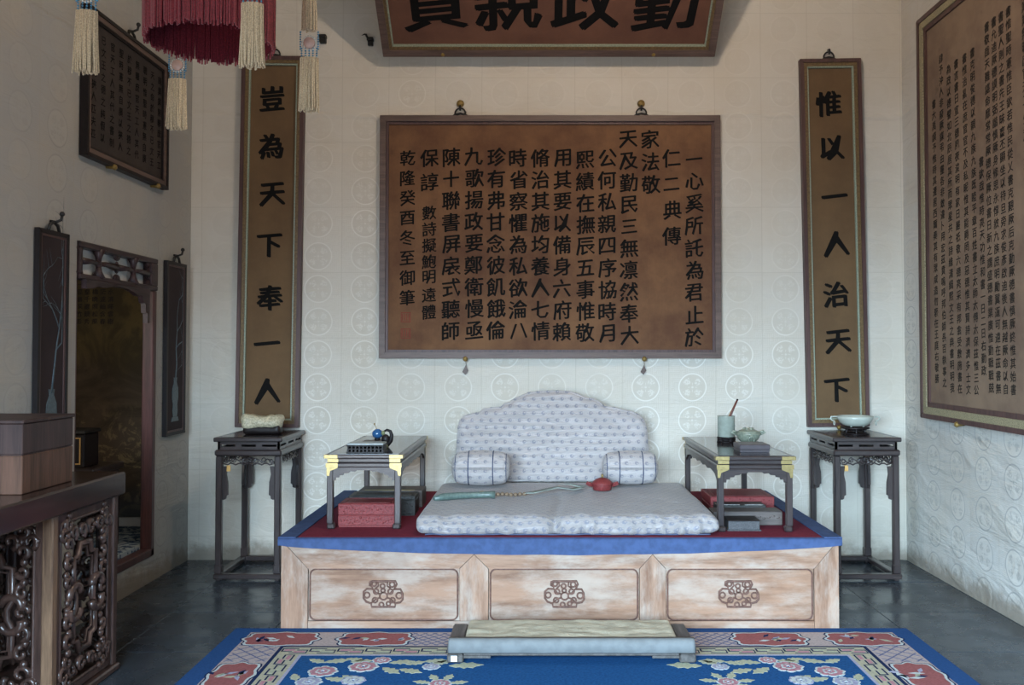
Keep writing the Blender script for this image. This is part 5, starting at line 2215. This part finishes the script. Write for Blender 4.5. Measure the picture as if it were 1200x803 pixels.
def spray(cx, cy, sx, sy=1):
    def X(a):
        return cx + sx * a
    for (a, b, R, c1, c2) in ((0.12, -0.19, 0.068, 'rose', 'white'), (0.29, -0.13, 0.070, 'rose', 'white'), (0.36, -0.045, 0.045, 'rose', 'white'), (0.60, -0.13, 0.042, 'lilac', 'white'), (0.09, -0.32, 0.06, 'lilac', 'white'), (0.28, -0.30, 0.055, 'white', 'lilac'), (0.06, -0.47, 0.055, 'rose', 'white')):
        peony(X(a), cy + sy * b, R, c1, c2)
    for (a, b, L_, an) in ((0.02, -0.03, 0.10, -0.5), (0.10, -0.07, 0.12, 0.3), (0.19, -0.02, 0.10, -0.3), (0.22, -0.07, 0.11, 0.2), (0.38, -0.14, 0.12, -0.7), (0.40, -0.08, 0.12, 0.2), (0.46, -0.16, 0.12, -0.4), (0.48, -0.10, 0.10, 0.4), (0.56, -0.06, 0.12, 0.1), (0.68, -0.12, 0.16, 0.1), (0.60, -0.10, 0.1, 0.5),
                         (0.15, -0.27, 0.11, -0.3), (0.22, -0.24, 0.1, -0.6), (0.0, -0.22, 0.09, -1.2), (0.02, -0.40, 0.11, -0.9), (0.16, -0.38, 0.11, -0.5)):
        ang = an if sx > 0 else PI - an
        if sy < 0:
            ang = -ang
        leaf(X(a), cy + sy * b, L_, ang)


spray(FXa + 0.03, FYb - 0.02, 1)
spray(FXb - 0.03, FYb - 0.02, -1)
spray(FXa + 0.03, FYa + 0.02, 1, -1)
spray(FXb - 0.03, FYa + 0.02, -1, -1)
for (cx, cy) in ((-0.43, 3.91), (0.82, 3.93)):
    peony(cx, cy, 0.052, 'rose', 'white')
    for an in (0.2, 1.2, 2.0, 2.9, -0.6, 3.8):
        leaf(cx + 0.04 * math.cos(an), cy + 0.04 * math.sin(an), 0.085, an)
# central medallion, nearer the camera
peony(0.165, 3.5, 0.13, 'rose', 'white')
for k in range(10):
    an = 2 * PI * k / 10
    leaf(0.165 + 0.12 * math.cos(an), 3.5 + 0.12 * math.sin(an), 0.15, an)

# ------------------------------------------------------------------ altar table at the left
AXR = -1.93
sl = thing('altar_table', 'long dark altar table with carved openwork end stands by the left wall', 'table', (AXR, 4.13, 0))
q = MB()
q.box(-0.51, 0.025, -2.6, 0.02, 0.795, 0.898, 0.008)
q.build('tabletop', M['stain'], sl)


def scroll_panel(name, parent, w, h, mat, Mx, post=0.03):
    """openwork panel, x 0..w, z 0..h around y = 0: moulded frame, inner cusped frame and clouds"""
    q = MB()
    for poly in mitred(None, w, h, 0.028, 0, 0):
        q.prism(poly, -0.012, 0.012, Mx)
    pts = [(p[0], -0.008, p[1]) for p in rrect(0.034, w - 0.034, 0.034, h - 0.034, 0.02)]
    q.tube(pts, 0.008, 6, closed=True, M=Mx)
    q.build('panel_frame', mat, parent)
    q = MB()
    # cusped inner outline
    a, b = w * 0.30, h * 0.20
    io = [(a, b + 0.05), (a, h * 0.42), (a + 0.02, h * 0.46), (a + 0.02, h * 0.52), (a, h * 0.56), (a, h - b - 0.05), (a + 0.04, h - b - 0.045), (a + 0.05, h - b), (w - a - 0.05, h - b), (w - a - 0.04, h - b - 0.045), (w - a, h - b - 0.05),
          (w - a, h * 0.56), (w - a - 0.02, h * 0.52), (w - a - 0.02, h * 0.46), (w - a, h * 0.42), (w - a, b + 0.05), (w - a - 0.04, b + 0.045), (w - a - 0.05, b), (a + 0.05, b), (a + 0.04, b + 0.045)]
    q.tube([(x, -0.006, z) for x, z in io], 0.014, 6, closed=True, M=Mx)
    q.tube([(x + (0.018 if x < w / 2 else -0.018), 0.0, z + (0.02 if z < h / 2 else -0.02)) for x, z in io], 0.007, 6, closed=True, M=Mx)
    rnd = random.Random(int(w * 1000))
    # cloud scrolls filling the border between the frames
    nz_ = int(h / 0.078)
    for i in range(nz_):
        z = 0.05 + (h - 0.1) * i / (nz_ - 1)
        for s in (-1, 1):
            cx = w / 2 + s * (w / 2 - (0.034 + a) / 2 - 0.002)
            R = rnd.uniform(0.027, 0.034)
            t0 = rnd.uniform(0, 6.28)
            q.tube([(cx + R * (1 - 0.09 * j) * math.cos(t0 + 0.7 * j), -0.008 - 0.001 * j, z + R * (1 - 0.09 * j) * math.sin(t0 + 0.7 * j)) for j in range(9)], [0.0145 - 0.0007 * j for j in range(9)], 7, M=Mx)
            q.ball((cx + rnd.uniform(-0.015, 0.015), -0.01, z + 0.038), rnd.uniform(0.014, 0.019), 8, (1, 0.8, 1), Mx)
    nx_ = max(3, int(w / 0.075))
    for i in range(nx_):
        x = 0.05 + (w - 0.1) * i / (nx_ - 1)
        for z in (0.034 + (b - 0.034) / 2, h - 0.034 - (b - 0.034) / 2):
            R = rnd.uniform(0.028, 0.035)
            t0 = rnd.uniform(0, 6.28)
            q.tube([(x + R * (1 - 0.09 * j) * math.cos(t0 + 0.7 * j), -0.008 - 0.001 * j, z + R * (1 - 0.09 * j) * math.sin(t0 + 0.7 * j)) for j in range(9)], [0.0145 - 0.0007 * j for j in range(9)], 7, M=Mx)
            q.ball((x + 0.03, -0.012, z + rnd.uniform(-0.02, 0.02)), 0.013, 8, (1, 0.8, 1), Mx)
    # double C-scroll bosses halfway up
    for s in (-1, 1):
        for z_, d_ in ((h * 0.535, 1), (h * 0.445, -1)):
            cx = w / 2 + s * (w / 2 - a)
            q.tube([(cx - s * 0.042 * math.cos(0.5 * j), -0.014, z_ + d_ * 0.036 * math.sin(0.5 * j)) for j in range(8)], [0.017] * 8, 8, M=Mx)
    q.build(name, mat, parent)


def altar_stand(y1, y0, parent):
    """y1 far, y0 near, in the table's local frame; x from -0.49 to 0"""
    H = 0.7945
    for (xx, yy) in ((-0.045, y0), (-0.045, y1 - 0.045), (-0.49, y0), (-0.49, y1 - 0.045)):
        q = MB()
        q.box(xx, xx + 0.045, yy, yy + 0.045, 0.03, H, 0.006)
        q.build('post', M['altar_post'] if (xx > -0.1 and yy == y0) else M['altar_v'], parent)
    q = MB()
    q.box(-0.50, 0.012, y0 - 0.01, y1 + 0.012, 0.0005, 0.0295, 0.006)
    q.build('base_frame', M['altar_v'], parent)
    hh = H - 0.05
    d = (y1 - y0) - 0.09
    scroll_panel('openwork', parent, 0.40, hh, M['altar_v'], Matrix.Translation((-0.445, y0 + 0.022, 0.04)))
    scroll_panel('openwork', parent, 0.40, hh, M['altar_v'], Matrix.Translation((-0.445, y1 - 0.022, 0.04)))
    Mr = Matrix.Translation((-0.02, y0 + 0.045, 0.04)) @ Matrix.Rotation(PI / 2, 4, 'Z')
    scroll_panel('openwork', parent, d, hh, M['altar_v'], Mr)
    Ml = Matrix.Translation((-0.47, y0 + 0.045, 0.04)) @ Matrix.Rotation(PI / 2, 4, 'Z')
    scroll_panel('openwork', parent, d, hh, M['altar_v'], Ml)


altar_stand(0.0, -0.555, sl)
altar_stand(-1.95, -2.5, sl)

# chest on it
r = thing('wooden_chest', 'brown plank box with a deep lid standing on the altar table', 'box', (-2.17, 3.65, 0.8985))
q = MB()
q.box(-0.18, 0.18, -0.19, 0.185, 0.0, 0.149, 0.003)
q.build('body', M['box_wood'], r)
q = MB()
q.box(-0.176, 0.176, -0.186, 0.181, 0.149, 0.153)
q.box(-0.18, 0.18, -0.19, 0.185, 0.153, 0.272, 0.003)
q.box(-0.186, 0.186, -0.196, 0.191, 0.2725, 0.287, 0.004)
q.build('lid', M['box_lid'], r)

# ------------------------------------------------------------------ hanging lantern with fringe and tassels
LX, LY = -1.15, 3.10
LZ = 2.525
lan = thing('palace_lantern', 'hanging palace lantern with red silk fringe and cream tassels', 'lantern', (LX, LY, LZ))
rnd = random.Random(2)


def fringe(name, R, z0, z1, n, mat, jitter=0.006, w=0.0042):
    q = MB()
    for k in range(n):
        a = 2 * PI * k / n
        rr_ = R + rnd.uniform(-jitter, jitter)
        zb_ = z0 + rnd.uniform(-0.012, 0.012)
        c, s = math.cos(a), math.sin(a)
        aa = rnd.uniform(-0.012, 0.012)
        q.tube([(rr_ * c, rr_ * s, z1), (rr_ * math.cos(a + aa * 0.3), rr_ * math.sin(a + aa * 0.3), (z0 + z1) / 2), (rr_ * math.cos(a + aa), rr_ * math.sin(a + aa), zb_)], [w, w, w * 0.7], 4, smooth=False)
    return q.build(name, mat, lan, stuff=True)


fringe('silk_fringe', 0.212, 0.0, 0.40, 330, M['fringe'])
fringe('silk_fringe', 0.203, 0.005, 0.40, 300, M['fringe_shaded'], 0.003)
q = MB()
q.lathe([(0.225, 0.40), (0.235, 0.405), (0.235, 0.45), (0.225, 0.455), (0.17, 0.455), (0.17, 0.40)], 6, smooth=False)
q.build('lower_frame', M['rosewood'], lan)
q = MB()
q.lathe([(0.19, 0.456), (0.20, 0.46), (0.20, 0.86), (0.19, 0.865)], 6, smooth=False)
q.build('painted_shade', plain('lantern_silk', '#b79f78', 0.7), lan)
q = MB()
for k in range(6):
    a = 2 * PI * k / 6
    q.tube([(0.205 * math.cos(a), 0.205 * math.sin(a), 0.456), (0.205 * math.cos(a), 0.205 * math.sin(a), 0.87)], 0.012, 6)
q.build('shade_posts', M['rosewood'], lan)
q = MB()
q.lathe([(0.26, 0.871), (0.27, 0.88), (0.23, 0.92), (0.1, 0.97), (0.02, 0.99)], 6, smooth=False)
q.build('roof', M['rosewood'], lan)
q = MB()
q.tube([(0, 0, 0.985), (0, 0, 1.5), (0, 0, ZC - LZ - 0.001)], 0.006, 6)
q.build('hanging_cord', M['fringe'], lan)

tass = [(-1.438, 2.82, 2.335), (-0.893, 2.76, 2.335), (-0.852, 3.29, 2.34), (-1.425, 3.50, 2.325)]
for (tx, ty, tz) in tass:
    x, y, z = tx - LX, ty - LY, tz - LZ
    # arm carrying the tassel
    d_ = Vector((x, y, 0)).normalized()
    q = MB()
    q.tube([(d_.x * 0.22, d_.y * 0.22, 0.43), (x * 0.8, y * 0.8, 0.5), (x, y, 0.46)], [0.012, 0.012, 0.008], 6)
    q.tube([(x, y, 0.46), (x, y, z + 0.445)], 0.003, 5)
    arm = q.build('tassel_arm', M['rosewood'], lan)
    q = MB()
    n = 90
    for k in range(n):
        rr_ = 0.034 * math.sqrt((k + 0.5) / n)
        a = k * 2.39996
        px_, py_ = rr_ * math.cos(a), rr_ * math.sin(a) * 0.7
        w_ = rnd.uniform(-0.003, 0.003)
        q.tube([(x + px_ * 0.95, y + py_ * 0.95, z + 0.195), (x + px_ + w_, y + py_, z + 0.10), (x + px_ * 1.12 + w_ * 2, y + py_ * 1.1, z + rnd.uniform(-0.006, 0.008))], [0.0036, 0.0036, 0.0025], 4, smooth=False)
    q.build('silk_tassel', M['tassel'], arm, stuff=True)
    q = MB()
    for k in range(50):
        rr_ = 0.027 * math.sqrt((k + 0.5) / 50)
        a = k * 2.39996
        px_, py_ = rr_ * math.cos(a), rr_ * math.sin(a) * 0.7
        q.tube([(x + px_ * 0.8, y + py_ * 0.8, z + 0.44), (x + px_, y + py_, z + 0.36), (x + px_ * 1.05, y + py_, z + 0.30 + rnd.uniform(-0.004, 0.004))], 0.0036, 4, smooth=False)
    q.build('upper_tassel', M['tassel'], arm, stuff=True)
    q = MB()
    q.lathe([(0.0001, 0), (0.02, 0.0), (0.022, 0.008), (0.02, 0.016), (0.0001, 0.016)], 16, Matrix.Translation((x, y + 0.008, z + 0.252)) @ Matrix.Rotation(PI / 2, 4, 'X'))
    q.build('stone_plaque', M['bead_pink'], arm)
    q = MB()
    for k in range(18):
        a = 2 * PI * k / 18
        q.ball((x + 0.026 * math.cos(a), y, z + 0.252 + 0.026 * math.sin(a)), 0.0042, 6)
    q.build('pearl_ring', M['bead_white'], arm, stuff=True)
    q = MB()
    for k in range(5):
        xx = x - 0.028 + 0.014 * k
        for j in range(5):
            q.ball((xx, y, z + 0.196 + 0.009 * j), 0.0036, 6)
    for sgn in (-1, 1):
        for j in range(8):
            q.ball((x + sgn * 0.033, y, z + 0.23 + 0.009 * j), 0.0036, 6)
    q.build('bead_strands', M['bead_blue'], arm, stuff=True)

# ------------------------------------------------------------------ small warm lamp near the ceiling (above the frame)
lampo = thing('ceiling_lamp', 'small warm globe lamp hanging from the ceiling above the picture', 'lamp', (0.5, 3.75, 4.15))
q = MB()
q.tube([(0, 0, 0.08), (0, 0, ZC - 4.121)], 0.006, 6)
q.build('cord', M['iron'], lampo)
q = MB()
q.lathe([(0.12, 0.05), (0.1, 0.07), (0.04, 0.09), (0.0001, 0.09)], 18)
q.build('shade', M['brass'], lampo)
ld = bpy.data.lights.new('lamp_bulb', 'POINT')
ld.energy = 74
ld.color = (1.0, 0.80, 0.64)
ld.shadow_soft_size = 0.05
lo = bpy.data.objects.new('lamp_bulb', ld)
COL.objects.link(lo)
lo.parent = lampo
lo.location = (0, 0, 0)
